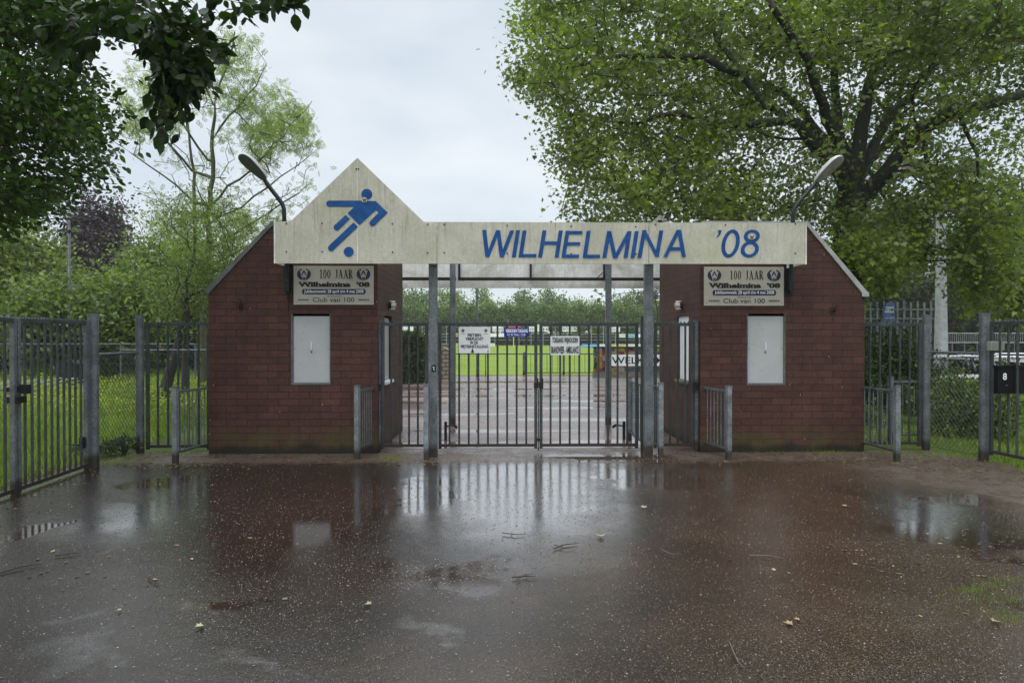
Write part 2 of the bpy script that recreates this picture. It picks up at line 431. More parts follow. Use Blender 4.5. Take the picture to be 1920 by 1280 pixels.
# flat marks on a sheet facing the camera side (-Y); every mark a hair in front of the one before
class Marks:
    def __init__(s, Y): s.Y = Y; s.mb = MB(); s.k = 0
    def poly(s, pts):
        """pts in photo pixels on plane Y"""
        s.k += 1; y = s.Y-.0015-.00035*s.k
        pp = [P(a, b, s.Y) for a, b in pts]
        s.mb.poly([(q.x, y, q.z) for q in pp]); return s
    def line(s, pts, w, cap=None):
        for (a, b), (c, d) in zip(pts[:-1], pts[1:]):
            l = math.hypot(c-a, d-b); nx, ny = -(d-b)/l*w/2, (c-a)/l*w/2
            s.poly([(a+nx, b+ny), (c+nx, d+ny), (c-nx, d-ny), (a-nx, b-ny)])
        if cap:
            for i in cap: s.disc(pts[i][0], pts[i][1], w/2)
        return s
    def disc(s, x, y, rx, ry=None, n=28, sh=0):
        ry = ry or rx
        return s.poly([(x+rx*math.cos(2*math.pi*k/n)-sh*ry*math.sin(2*math.pi*k/n), y+ry*math.sin(2*math.pi*k/n)) for k in range(n)])
    def ring(s, x, y, rx, ry, w, n=40, sh=0, wy=None):
        wy = wy or w
        for k in range(n):
            q = []
            for kk, ex in ((k, 0), (k+1, 0), (k+1, 1), (k, 1)):
                a = 2*math.pi*kk/n; rr, ry2 = rx-w*ex, ry-wy*ex
                q.append((x+rr*math.cos(a)-sh*ry2*math.sin(a), y+ry2*math.sin(a)))
            s.poly(q); s.k -= 1
        s.k += 1; return s
    def build(s, name, m, parent): return s.mb.build(name, m, parent)

_txt_cache = {}
def text_mesh(txt, bold=0., shear=0.):
    key = (txt, bold, shear)
    if key in _txt_cache: return _txt_cache[key]
    cu = bpy.data.curves.new('t', 'FONT'); cu.body = txt; cu.size = 1; cu.offset = bold; cu.shear = shear; cu.resolution_u = 3
    o = bpy.data.objects.new('t', cu); col.objects.link(o)
    dg = bpy.context.evaluated_depsgraph_get()
    me = bpy.data.meshes.new_from_object(o.evaluated_get(dg))
    v = np.array([x.co[:] for x in me.vertices]); f = [tuple(p.vertices) for p in me.polygons]
    bpy.data.objects.remove(o); bpy.data.curves.remove(cu); bpy.data.meshes.remove(me)
    _txt_cache[key] = (v, f); return v, f
def text(txt, x0, x1, y0, y1, Y, m, parent, bold=0., off=.004, name='lettering'):
    """text fitted in the photo box x0..x1, y0..y1 on plane Y"""
    v, f = text_mesh(txt, bold)
    a = P(x0, y1, Y); c = P(x1, y0, Y)
    lo, hi = v.min(0), v.max(0)
    w = [((q[0]-lo[0])/(hi[0]-lo[0])*(c.x-a.x)+a.x, Y-off, (q[1]-lo[1])/(hi[1]-lo[1])*(c.z-a.z)+a.z) for q in v]
    b = MB(); b.v = w; b.f = f
    return b.build(name, m, parent)

def plate(mapf, outer, holes, depth, name, m, parent, reveal=None):
    """wall sheet with openings; mapf(u, v, d) gives world, d goes into the wall"""
    b = MB(); loops = [outer]+holes
    allp = [q for l in loops for q in l]
    b.v = [tuple(mapf(u, v, 0)) for u, v in allp]
    for t_ in tessellate_polygon([[Vector((u, v, 0)) for u, v in l] for l in loops]): b.f.append(tuple(t_))
    for l in holes:
        k = len(b.v); n = len(l)
        b.v += [tuple(mapf(u, v, 0)) for u, v in l]+[tuple(mapf(u, v, depth)) for u, v in l]
        for i in range(n): j = (i+1) % n; b.f.append((k+i, k+j, k+n+j, k+n+i))
    return b.build(name, m, parent, uv=True)

# ------------------------------------------------------------------ foliage helpers
def leaf_template(kind):
    if kind == 'plane':
        o = [(0, 0), (.22, .08), (.50, -.02), (.34, .26), (.52, .52), (.25, .52), (.0, .98), (-.25, .52), (-.52, .52), (-.34, .26), (-.50, -.02), (-.22, .08)]
        v = [(0, .34, -.04)]+[(x, y, .10*abs(x)) for x, y in o]
        return np.array(v), [(0, i+1, (i+1) % len(o)+1) for i in range(len(o))]
    if kind == 'beech':
        o = [(0, 0), (.22, .18), (.32, .45), (.22, .76), (0, 1.05), (-.22, .76), (-.32, .45), (-.22, .18)]
        v = [(0, .5, -.05)]+[(x, y, .12*abs(x)) for x, y in o]
        return np.array(v), [(0, i+1, (i+1) % len(o)+1) for i in range(len(o))]
    if kind == 'slim':
        v = [(0, 0, 0), (.16, .5, .04), (0, 1, 0), (-.16, .5, .04)]
        return np.array(v), [(0, 1, 2), (0, 2, 3)]
    if kind == 'pinnate':   # a rachis with paired leaflets, as ash
        v = []; f = []
        for i in range(4):
            y = .18+.2*i
            for sg in (-1, 1):
                b = len(v); v += [(0, y, 0), (sg*.2, y+.02, .03), (sg*.36, y+.16, 0), (sg*.14, y+.13, .03)]; f += [(b, b+1, b+2), (b, b+2, b+3)]
        b = len(v); v += [(0, .82, 0), (.07, 1.0, 0), (0, 1.2, 0), (-.07, 1.0, 0)]; f += [(b, b+1, b+2), (b, b+2, b+3)]
        return np.array(v), f
    v = [(0, 0, 0), (.32, .5, .07), (0, 1, 0), (-.32, .5, .07)]
    return np.array(v), [(0, 1, 2), (0, 2, 3)]

def leaves(name, pos, size, m, parent, kind='oval', droop=.25, axis=None, tint=None, upb=.9, r=None):
    r = r or rng
    pos = np.asarray(pos, float); n = len(pos)
    T, Fc = leaf_template(kind)
    ax = r.normal(size=(n, 3)); ax[:, 2] -= droop*2
    if axis is not None: ax = ax*.7+np.asarray(axis)*1.2
    ax /= np.linalg.norm(ax, axis=1)[:, None]+1e-9
    nr = r.normal(size=(n, 3)); nr[:, 2] = np.abs(nr[:, 2])+upb
    sd_ = np.cross(ax, nr); sd_ /= np.linalg.norm(sd_, axis=1)[:, None]+1e-9
    nr = np.cross(sd_, ax)
    sz = (np.ones(n)*size)*r.uniform(.65, 1.25, n)
    V = pos[:, None, :]+sz[:, None, None]*(T[None, :, 0, None]*sd_[:, None, :]+T[None, :, 1, None]*ax[:, None, :]+T[None, :, 2, None]*nr[:, None, :])
    V = V.reshape(-1, 3)
    if parent is not None: V = V-np.array(parent_world(parent))[None]
    Fa = np.array(Fc); k = len(T); nf = len(Fa)
    idx = (Fa[None]+(np.arange(n)*k)[:, None, None]).reshape(-1)
    me = bpy.data.meshes.new(name)
    me.vertices.add(len(V)); me.vertices.foreach_set('co', V.astype(np.float32).ravel())
    me.loops.add(len(idx)); me.loops.foreach_set('vertex_index', idx.astype(np.int32))
    me.polygons.add(n*nf); me.polygons.foreach_set('loop_start', np.arange(0, n*nf*3, 3, dtype=np.int32))
    at = me.attributes.new('tint', 'FLOAT', 'FACE')
    tv = r.uniform(0, 1, n) if tint is None else np.clip(np.asarray(tint)+r.normal(0, .16, n), 0, 1)
    at.data.foreach_set('value', np.repeat(tv, nf).astype(np.float32))
    me.update(calc_edges=True); me.validate()
    me['local'] = 1
    return link(name, me, m, parent)

class Skeleton:
    def __init__(s): s.p = []; s.par = []; s.rmin = []; s.tips = []
    def limb(s, pts, r0, r1, start=None):
        """a drawn limb: list of points, joined to the nearest node when start is None and nodes exist"""
        pts = [np.array(p, float) for p in pts]
        if s.p: prev = int(np.argmin([np.linalg.norm(q-pts[0]) for q in s.p]))
        else: prev = -1
        dense = [pts[0]]
        for a, b in zip(pts[:-1], pts[1:]):
            n = max(1, int(np.linalg.norm(b-a)/.4))
            for k in range(1, n+1): dense.append(a+(b-a)*k/n)
        n = len(dense)
        for i, q in enumerate(dense):
            s.p.append(q+(rng.normal(0, .03, 3) if 0 < i < n-1 else 0)); s.par.append(prev); s.rmin.append(r0+(r1-r0)*i/max(1, n-1)); prev = len(s.p)-1
        return s
    def grow(s, targets, step=.45, jit=.07, arch=.1, start=0):
        T = np.asarray(targets, float); root = s.p[0]
        order = np.argsort(np.linalg.norm(T-np.mean([s.p[len(s.p)//2]], axis=0), axis=1))
        arr = np.zeros((len(s.p)+len(T)*12, 3)); cnt = len(s.p); arr[:cnt] = np.array(s.p)
        dr = np.zeros(len(arr)); dr[:cnt] = np.linalg.norm(arr[:cnt]-root, axis=1)
        for ti in order:
            t_ = T[ti]; d = np.linalg.norm(arr[start:cnt]-t_, axis=1)
            pen = np.maximum(0, dr[start:cnt]-np.linalg.norm(t_-root))*.8
            j = start+int(np.argmin(d+pen)); L_ = np.linalg.norm(arr[j]-t_)
            n = int(min(11, max(1, round(L_/step)))); a = arr[j].copy(); prev = j
            for k in range(1, n+1):
                f = k/n; q = a+(t_-a)*f; q[2] += arch*L_*math.sin(math.pi*f)
                if k < n: q = q+rng.normal(0, jit, 3)
                s.p.append(q); s.par.append(prev); s.rmin.append(0); arr[cnt] = q; dr[cnt] = np.linalg.norm(q-root); prev = cnt; cnt += 1
            s.tips.append((prev, s.par[prev]))
        return s
    def mesh(s, name, m, parent, tip=.006, expo=.42, k=5, cut=0.):
        n = len(s.p); c = np.ones(n); par = np.array(s.par)
        haschild = np.zeros(n, bool); haschild[par[par >= 0]] = True
        c = np.where(haschild, 0., 1.)
        for i in range(n-1, 0, -1):
            if par[i] >= 0: c[par[i]] += c[i]
        r = np.maximum(tip*np.maximum(c, 1)**expo, np.array(s.rmin)); s.r = r
        p = np.array(s.p); ok = [i for i in range(n) if par[i] >= 0 and r[i] > cut]
        A = par[ok]; B = np.array(ok); d = p[B]-p[A]; d /= np.linalg.norm(d, axis=1)[:, None]+1e-9
        tan = np.zeros((n, 3)); best = np.zeros(n)-1
        for a, b_, dd in zip(A, B, d):
            if r[b_] > best[a]: best[a] = r[b_]; tan[a] = dd
        for a, b_, dd in zip(A, B, d): tan[b_] = tan[b_]+dd
        def rings(ix, rr, tg):
            tg = tg/(np.linalg.norm(tg, axis=1)[:, None]+1e-9)
            ref = np.where(np.abs(tg[:, 1:2]) < .8, np.array([[0, 1., 0]]), np.array([[1., 0, 0]]))
            u = np.cross(tg, ref); u /= np.linalg.norm(u, axis=1)[:, None]+1e-9; w = np.cross(tg, u)
            an = 2*np.pi*np.arange(k)/k
            return p[ix][:, None]+rr[:, None, None]*(u[:, None]*np.cos(an)[None, :, None]+w[:, None]*np.sin(an)[None, :, None])
        ra = np.minimum(r[A], r[B]*1.5); main = np.abs(best[A]-r[B]) < 1e-9
        ta = np.where(main[:, None], tan[A], d)
        V = np.stack([rings(A, ra, ta), rings(B, r[B], tan[B])], 1).reshape(-1, 3)
        if parent is not None: V = V-np.array(parent_world(parent))[None]
        q = np.array([[j, (j+1) % k, k+(j+1) % k, k+j] for j in range(k)])
        idx = (q[None]+(np.arange(len(ok))*2*k)[:, None, None]).reshape(-1); nf = len(ok)*k
        me = bpy.data.meshes.new(name)
        me.vertices.add(len(V)); me.vertices.foreach_set('co', V.astype(np.float32).ravel())
        me.loops.add(len(idx)); me.loops.foreach_set('vertex_index', idx.astype(np.int32))
        me.polygons.add(nf); me.polygons.foreach_set('loop_start', np.arange(0, nf*4, 4, dtype=np.int32))
        me.polygons.foreach_set('use_smooth', np.ones(nf, bool))
        me.update(calc_edges=True); me.validate(); me['local'] = 1
        return link(name, me, m, parent)
    def leaf_points(s, per, spread):
        """leaves along the last stretch of every twig"""
        p = np.array(s.p); out_ = []; ax = []
        for t_, q in s.tips:
            g = q if s.par[q] < 0 else s.par[q]
            a, b = p[g], p[t_]
            f = rng.uniform(-.1, 1.15, (per, 1))
            out_.append(a+(b-a)*f+rng.normal(0, spread, (per, 3))); ax.append(np.repeat(((b-a)/(np.linalg.norm(b-a)+1e-6))[None], per, 0))
        return np.concatenate(out_), np.concatenate(ax)

# ------------------------------------------------------------------ palette
M_BRICK = m_brick()
M_BOARD = m_board('weathered_cream_board', (.49, .47, .395))
M_BOARD2 = m_board('weathered_white_board', (.80, .80, .78), .4)
M_END = m_board('white_board_edge', (.78, .78, .77), .3)
M_BLUE = simple('faded_blue_paint', (.010, .062, .20), .5, 0, .30, 9, spec=.15)
M_GALV = m_galv('galvanised_steel')
M_GALVL = m_galv('light_galvanised_steel', (.20, .222, .235), .42, .35)
M_BAR = m_galv('dark_gate_steel', (.045, .053, .056), .48, .2)
M_DARK = simple('black_iron', (.014, .014, .015), .45, .2, .3)
M_SHUT = simple('grey_painted_shutter', (.385, .395, .39), .5, 0, .07, 3, spec=.2)
M_SHUTW = simple('white_painted_shutter', (.80, .82, .84), .38, 0, .06, 5)
M_SIGN = simple('cream_sign_face', (.40, .375, .315), .4, 0, .09, 4)
M_SIGNW = simple('grey_white_sign_face', (.60, .61, .60), .35, 0, .08, 6)
M_SIGNB = simple('enamel_blue_sign_face', (.012, .016, .20), .25, 0, .1, 8)
M_INK = simple('black_lettering', (.010, .010, .011), .5, 0, .2)
M_NAVY = simple('navy_print', (.018, .028, .075), .45, 0, .2)
M_WHITE = simple('white_lettering', (.75, .76, .78), .45, 0, .06)
M_ROOFL = simple('pale_metal_trim', (.30, .30, .285), .45, .1, .2, 8)
M_ROOF = simple('grey_metal_trim', (.115, .122, .115), .40, .3, .25, 8)
M_LAMP = simple('aged_lamp_housing', (.42, .42, .40), .4, 0, .16, 12)
M_LENS = simple('dull_lamp_glass', (.10, .10, .095), .2, 0, .12, 20)
M_ARM = simple('dark_green_lamp_arm', (.012, .022, .018), .4, .2, .3)
M_CONC = simple('mossy_concrete', (.16, .15, .12), .7, 0, .35, 6, .4)
M_RUST = simple('rusty_iron', (.05, .024, .017), .75, .2, .5, 30, .4)
M_BLACKBOX = simple('black_metal_box', (.009, .009, .011), .35, .3, .2)

# ------------------------------------------------------------------ ground
def sheet(name, pts, z, m):
    b = MB(); b.poly([(x, y, z) for x, y in pts]); o = b.build(name, m)
    if o.data.polygons[0].normal.z < 0: o.data.flip_normals()
    return tag(o, kind='structure')
M_SOIL = m_ground('meadow_ground', (.040, .060, .014), (.065, .095, .02), (.095, .13, .03))
sheet('ground', [(-400, -60), (400, -60), (400, 600), (-400, 600)], -.012, M_SOIL)

def pud(px, py, rx_px, ry_px):
    c = G(px, py); a = G(px-rx_px, py); d = G(px+rx_px, py); f = G(px, py-ry_px); n = G(px, py+ry_px)
    return ((c.x), (f.y+n.y)/2, abs(d.x-a.x)/2, abs(f.y-n.y)/2)
FP = [pud(560, 985, 210, 95), pud(860, 1085, 150, 45), pud(400, 1145, 110, 22), pud(300, 906, 85, 20), pud(50, 1000, 75, 32),
      pud(1780, 1008, 150, 36), pud(1800, 935, 75, 18), pud(1130, 858, 160, 12), pud(790, 930, 50, 45),
      pud(1890, 1050, 50, 18), pud(1270, 900, 90, 26), pud(1905, 1130, 26, 8)]
FS = [pud(985, 965, 265, 125), pud(820, 930, 90, 60), pud(290, 960, 150, 75), pud(1800, 985, 170, 70), pud(1170, 900, 70, 40)]  # sheen patches, placed to brighten the reflected sky; not puddles
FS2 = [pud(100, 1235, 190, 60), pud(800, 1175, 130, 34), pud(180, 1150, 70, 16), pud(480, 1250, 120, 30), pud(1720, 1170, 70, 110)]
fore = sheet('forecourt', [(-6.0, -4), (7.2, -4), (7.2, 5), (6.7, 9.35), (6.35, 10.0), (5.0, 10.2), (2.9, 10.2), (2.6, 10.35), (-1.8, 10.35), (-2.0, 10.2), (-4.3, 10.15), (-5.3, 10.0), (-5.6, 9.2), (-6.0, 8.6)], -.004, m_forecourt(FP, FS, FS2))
CP = [(-1.3, 10.9, 1.1, .28), (.3, 10.72, 1.5, .3), (1.6, 10.85, 1.0, .45), (.2, 12.25, 1.9, .16), (1.9, 13.9, 1.6, .35), (-.9, 15, 1.4, .25), (1.6, 16.3, 1.5, .3),
      (.8, 19.5, 3, .5), (-1, 22, 3, .45), (2.6, 18, 2, .3), (0, 25.5, 4, .5), (-2.5, 17.5, 1.3, .3)]
sheet('courtyard', [(-2.0, 10.25), (-1.8, 10.4), (2.6, 10.4), (2.9, 10.25), (5.2, 12.7), (9, 16), (13, 24), (13, 29.6), (-9.5, 29.6), (-8, 20), (-4.4, 12.7)], -.0085, m_courtyard(CP))
M_PITCH = m_ground('mown_pitch_grass', (.12, .18, .024), (.155, .22, .03), (.19, .255, .042), .30)
sheet('pitch', [(-50, 30.2), (34, 30.2), (34, 128), (-50, 128)], -.004, M_PITCH)
M_VERGE = m_ground('rough_verge_grass', (.09, .13, .02), (.13, .17, .03), (.17, .20, .045), .8)
sheet('verge', [(-9.6, 29.6), (13, 29.6), (13, 30.2), (-9.6, 30.2)], -.003, M_VERGE)
M_PAVE = simple('pale_paving', (.34, .33, .32), .35, 0, .35, 3)
sheet('terrace', [(15.5, 27), (48, 27), (70, 62), (20, 62)], -.004, M_PAVE)
def m_brickpave():
    m, t, b = mat('grey_brick_paving')
    br = t.nodes.new('ShaderNodeTexBrick'); lk(t, geo(t), br.inputs['Vector']); br.inputs['Scale'].default_value = 1
    br.inputs['Brick Width'].default_value = .3; br.inputs['Row Height'].default_value = .22; br.inputs['Mortar Size'].default_value = .02
    br.inputs['Color1'].default_value = (.22, .20, .18, 1); br.inputs['Color2'].default_value = (.14, .125, .115, 1); br.inputs['Mortar'].default_value = (.04, .04, .03, 1)
    lk(t, br.outputs[0], b.inputs['Base Color']); b.inputs['Roughness'].default_value = .3
    return m
sheet('paved_patch', [(3.3, 23.2), (10, 23.2), (10, 27.6), (3.6, 27.6)], -.0045, m_brickpave())

# ------------------------------------------------------------------ ticket huts
YH, YB = 9.95, 12.50
def hut(side, xo_px, xi_px, eave_py, top_px, label, shut, inner, board_px, board_py):
    xo = P(xo_px, 600, YH).x; xi = P(xi_px, 600, YH).x
    ze = P(xo_px, eave_py, YH).z; tx = P(top_px, 424, YH); zt = tx.z; xt = tx.x
    sg = 1 if side == 'l' else -1      # direction from outer to inner
    t = thing('ticket_hut', ((xo+xi)/2, YH, 0), label, 'ticket hut', 'brick ticket huts either side of the gate')
    sx0, sx1 = P(shut[0], 600, YH).x, P(shut[1], 600, YH).x
    sz1, sz0 = P(shut[0], shut[2], YH).z, P(shut[0], shut[3], YH).z
    outer = [(xo, -.05), (xi, -.05), (xi, zt), (xt, zt), (xo, ze)]
    hole = [(sx0, sz0), (sx1, sz0), (sx1, sz1), (sx0, sz1)]
    w = plate(lambda u, v, d: (u, YH+d, v), outer, [hole], .09, 'wall', M_BRICK, t)
    # inner side wall with its own opening
    iy0, iy1, iz0, iz1 = 10.56, 11.27, .98, 2.02
    w2 = plate(lambda u, v, d: (xi-sg*d, u, v), [(YH, -.05), (YB, -.05), (YB, zt), (YH, zt)], [[(iy0, iz0), (iy1, iz0), (iy1, iz1), (iy0, iz1)]], .09, 'side_wall', M_BRICK, t)
    b = MB(); b.poly([(xo, YH, -.05), (xo, YB, -.05), (xo, YB, ze), (xo, YH, ze)]); b.poly([(xo, YB, -.05), (xi, YB, -.05), (xi, YB, zt), (xt, YB, zt), (xo, YB, ze)])
    b.build('rear_wall', M_BRICK, t, uv=True)
    # roof: thin slabs with a metal verge
    b = MB(); th = .05
    sl = Vector((xt-xo, 0, zt-ze)).normalized(); nr = Vector((-sl.z, 0, sl.x)) if sg > 0 else Vector((sl.z, 0, -sl.x))
    ex = xo-sl.x*.005; ez = ze-sl.z*.005
    prof = [(ex, ez), (xt, zt), (xi-sg*.01, zt), (xi-sg*.01, zt+th), (xt-sg*.01, zt+th), (ex+nr.x*th, ez+nr.z*th)]
    b.prism(prof, YH+.02, YB+.03); rf = b.build('roof', M_ROOF, t)
    b = MB(); w_ = .072
    a1 = Vector((ex, 0, ez))+nr*(th-w_+.012); a2 = Vector((ex, 0, ez))+nr*(th+.012)
    c1 = Vector((xt, 0, zt))+nr*(th-w_+.012); c2 = Vector((xt, 0, zt+th+.015))
    b.prism([(a1.x, a1.z), (c1.x, zt+th-w_+.02), (xi-sg*.012, zt+th-w_+.02), (xi-sg*.012, zt+th+.015), (c2.x, c2.z), (a2.x, a2.z)], YH-.028, YH-.003)
    b.build('verge_trim', M_ROOFL if sg < 0 else M_ROOF, rf)
    if sg < 0:
        b = MB(); b.box(ex-.06, ex+.045, YH-.036, YH-.029, ez-.005, ez+.06); b.build('trim_end', M_ROOFL, rf)
    # front shutter
    s = MB(); s.box(sx0+.012, sx1-.008, YH+.035, YH+.07, sz0+.012, sz1-.035); sh = s.build('shutter', M_SHUT, t, bevel=.004)
    f = MB(); g = .018
    f.box(sx0-.004, sx0+.010, YH-.004, YH+.06, sz0, sz1); f.box(sx1-.008, sx1+.004, YH-.004, YH+.06, sz0, sz1); f.box(sx0-.004, sx1+.004, YH-.006, YH+.06, sz0-.014, sz0+.010)
    f.build('shutter_frame', M_GALV, t)
    cx = (sx0+sx1)/2; cz = (sz0+sz1)/2
    h = MB(); h.tube([(cx, YH+.03, cz+.09), (cx, YH+.005, cz+.075), (cx, YH+.005, cz-.01), (cx, YH+.03, cz-.02)], .006, 6); h.build('handle', M_SHUTW, sh)
    h = MB(); h.tube([(cx-.002, YH+.034, cz-.05), (cx-.002, YH+.026, cz-.05)], .012, 10)
    h.build('keyhole', M_RUST, sh)
    for q in range(7):
        a, c = random.uniform(sx0+.08, sx1-.08), random.uniform(sz0+.1, sz1-.15)
        h = MB(); h.tube([(a, YH+.0345, c), (a, YH+.0315, c)], .005, 8); h.build('rivet', M_RUST, sh)
    for q in (0, 1):
        xx = sx0+.014 if q == 0 else sx1-.052
        h = MB(); h.box(xx, xx+.04, YH+.0315, YH+.0345, cz-.002, cz+.002); h.build('latch_slot', M_RUST, sh)
    # inner shutter
    s = MB(); X0 = xi-sg*.05; X1 = xi-sg*.085
    s.box(min(X0, X1), max(X0, X1), iy0+.01, iy1-.01, iz0+.02, iz1-.03); s2 = s.build('shutter', M_SHUTW if side == 'r' else M_SHUT, t)
    s = MB(); s.box(min(xi+sg*.03, xi-sg*.08), max(xi+sg*.03, xi-sg*.08), iy0-.03, iy1+.03, iz0-.03, iz0+.012); s.build('sill', M_SHUTW if side == 'l' else M_CONC, t)
    if side == 'r':
        s = MB(); pts = []; xs = xi-sg*.03
        n = 3
        top = [(xs, iy0+.005, iz1-.005), (xs, iy1-.005, iz1-.005)]
        for k in range(n*6+1):
            y = iy1-.005-(iy1-iy0-.01)*k/(n*6); z = iz1-.10-.045*abs(math.sin(math.pi*k/6)); pts.append((xs, y, z))
        s.poly(top+pts); s.build('scalloped_valance', M_SHUTW, t)
    # brackets on the wall
    bx, by = board_px, board_py
    return t, xo, xi, xt, zt, ze
hutL = hut('l', 391, 708, 550, 510, 'dark red brick ticket hut with a dark roof slope, by the leaning tree', (547, 619, 588, 719), None, 0, 0)
hutR = hut('r', 1621, 1313, 555, 1513, 'dark red brick ticket hut with pale roof trim before the big plane tree', (1401, 1472, 588, 720), None, 0, 0)

def bulkhead(px, side, xi, label):
    # small caged light on the inner side wall
    Y = 10.95; z = P(px, 572, Y).z; sg = side
    t = thing('bulkhead_light', (xi, Y, z-.09), label, 'wall light', 'wall lights above the side shutters')
    b = MB(); b.tube([(xi, Y, z), (xi+sg*.05, Y, z)], .075, 14); b.build('base', M_DARK, t, smooth=True)
    b = MB(); b.tube([(xi+sg*.05, Y, z-.07), (xi+sg*.05, Y, z+.07)], .055, 12)
    b.tube([(xi+sg*.05, Y, z), (xi+sg*.09, Y, z), (xi+sg*.12, Y, z)], [.065, .06, .03], 14); b.build('glass', simple('milky_glass', (.55, .52, .44), .25, 0, .1), t, smooth=True)
    b = MB()
    for dz in (-.035, 0, .035): b.tube([(xi+sg*.02, Y-.07, z+dz), (xi+sg*.125, Y-.035, z+dz), (xi+sg*.125, Y+.035, z+dz), (xi+sg*.02, Y+.07, z+dz)], .004, 5)
    b.tube([(xi+sg*.02, Y, z-.08), (xi+sg*.13, Y, z-.03), (xi+sg*.13, Y, z+.03), (xi+sg*.02, Y, z+.08)], .004, 5)
    b.build('cage', M_DARK, t)
bulkhead(735, 1, hutL[2], 'dark caged wall light above the narrow shutter of the hut by the leaning tree')
bulkhead(1272, -1, hutR[2], 'cream caged wall light above the white narrow shutter of the hut by the plane tree')

def hook(px, py, label):
    q = P(px, py, YH)
    t = thing('iron_bracket', (q.x, YH, q.z-.08), label, 'bracket', 'rusty brackets on the hut walls')
    b = MB(); b.box(q.x-.03, q.x+.03, YH-.02, YH, q.z-.08, q.z+.02); b.build('mounting_plate', M_RUST, t)
    b = MB(); b.tube([(q.x, YH-.015, q.z-.04), (q.x+.005, YH-.07, q.z-.02), (q.x+.02, YH-.10, q.z+.05), (q.x+.012, YH-.09, q.z+.09)], [.022, .024, .017, .012], 8); b.build('holder', M_RUST, t, smooth=True)
hook(452, 572, 'rusty torch holder on the brick hut by the leaning tree')
hook(1561, 578, 'rusty torch holder on the brick hut by the plane tree')

# ------------------------------------------------------------------ front sign board with player and name
YF = 9.33
MARK_SCREW = simple('rusty_screw', (.03, .022, .018), .6, .3, .3)
fx0, fx1 = P(515, 600, YF).x, P(1511, 600, YF).x
fz1, fz0 = P(960, 416.5, YF).z, P(960, 494.5, YF).z
fas = thing('name_board', ((fx0+fx1)/2, YF, fz0), 'long cream board with a blue kicking player and the club name across the gateway', 'sign board')
s1, s2 = P(819.5, 600, YF).x, P(1216.5, 600, YF).x
pk = P(670, 296, YF); pl_, pr_ = P(545, 600, YF).x, P(795, 600, YF).x
b = MB(); b.prism([(fx0, fz0), (s1-.004, fz0), (s1-.004, fz1), (pr_, fz1), (pk.x, pk.z), (pl_, fz1), (fx0, fz1)], YF, YF+.03); pnl = b.build('gable_panel', M_BOARD, fas)
b = MB(); b.prism([(s1+.002, fz0), (s2-.005, fz0), (s2-.005, fz1), (s1+.002, fz1)], YF+.001, YF+.031); b.build('panel', M_BOARD, fas)
b = MB(); b.prism([(s2+.003, fz0+.004), (fx1, fz0+.004), (fx1, fz1), (s2+.003, fz1)], YF-.002, YF+.03); b.build('panel', M_BOARD, fas)
b = MB(); b.box(fx0+.002, fx0+.022, YF+.032, YH-.035, fz0+.002, fz1-.002); b.build('end_panel', M_END, fas)
b = MB(); b.box(fx1-.022, fx1-.002, YF+.032, YH-.035, fz0+.002, fz1-.002); b.build('end_panel', M_END, fas)
b = MB()
for zz in (fz0+.10, fz1-.08): b.bar((fx0+.05, YF+.055, zz), (fx1-.05, YF+.055, zz), .045, .045)
b.build('rear_batten', M_GALV, fas)
b = MB(); b.box(fx0-.006, fx0+.012, YF-.006, YF-.001, fz0-.002, fz1+.004); b.build('edge_strip', M_END, fas)
b = MB(); b.box(fx1-.012, fx1+.006, YF-.008, YF-.003, fz0-.002, fz1+.004); b.build('edge_strip', M_END, fas)
b = MB(); b.box(pk.x-.004, pk.x+.004, YF-.0045, YF-.0005, fz0+.01, pk.z-.05); b.build('joint_strip', M_END, fas)
for (x, y) in [(537, 419), (604, 419), (537, 472), (604, 472), (668, 317), (672, 317), (736, 420), (736, 473), (802, 421), (833, 421), (802, 474), (833, 474),
               (951, 423), (951, 475), (1071, 424), (1192, 425), (1192, 476), (1071, 476), (1229, 421), (1229, 474), (1360, 422), (1491, 420), (1491, 475)]:
    q = P(x, y, YF); scr = MB(); scr.tube([(q.x, YF-.007, q.z), (q.x, YF-.003, q.z)], .011, 8); scr.build('screw', MARK_SCREW, fas)
# drawings, zoomed survey coordinates
def za(x, y): return (380+x/4.0, 280+y/4.0)
k = Marks(YF-.003)
k.disc(*za(1231, 338), 10.3)
k.line([za(950, 408), za(1205, 408)], 11.6, cap=[0])
k.poly([za(1125, 386), za(1302, 388), za(1312, 440), za(1300, 456), za(1176, 568), za(1087, 480), za(1134, 434), za(1125, 430)])
k.poly([za(1298, 388), za(1388, 475), za(1354, 510), za(1318, 474), za(1300, 456)])
k.line([za(1354, 474), za(1275, 553)], 11.6, cap=[1])
k.poly([za(1074, 492), za(1105, 523), za(1022, 602), za(989, 570)]); k.disc(*za(1006, 585), 5.8)
k.poly([za(1132, 549), za(1165, 581), za(981, 756), za(948, 722)]); k.disc(*za(965, 739), 6.0)
k.disc(*za(1096, 768), 9.3)
k.build('player_pictogram', M_BLUE, fas)
def zb(x, y): return (820+x/4.571, 380+y/4.571)
k = Marks(YF-.004)
W_ = 34/4.571
def stroke(pts, f=zb, w=W_, ext=0):
    # strokes keep a constant horizontal width, cut level at top and foot
    for (a, b_), (c, d) in zip(pts[:-1], pts[1:]):
        A, B = f(a, b_), f(c, d)
        if abs(B[1]-A[1]) < abs(B[0]-A[0])*.3: k.poly([(A[0], A[1]-w*.42), (B[0], B[1]-w*.42), (B[0]-.6, B[1]+w*.42), (A[0]-.6, A[1]+w*.42)])
        else: k.poly([(A[0]-w/2, A[1]), (A[0]+w/2, A[1]), (B[0]+w/2, B[1]), (B[0]-w/2, B[1])])
T0, B0 = 236, 468
stroke([(402, T0-2), (428, B0-2)]); stroke([(428, B0-2), (521, T0)]); stroke([(521, T0), (552, B0)]); stroke([(552, B0), (641, T0+2)])
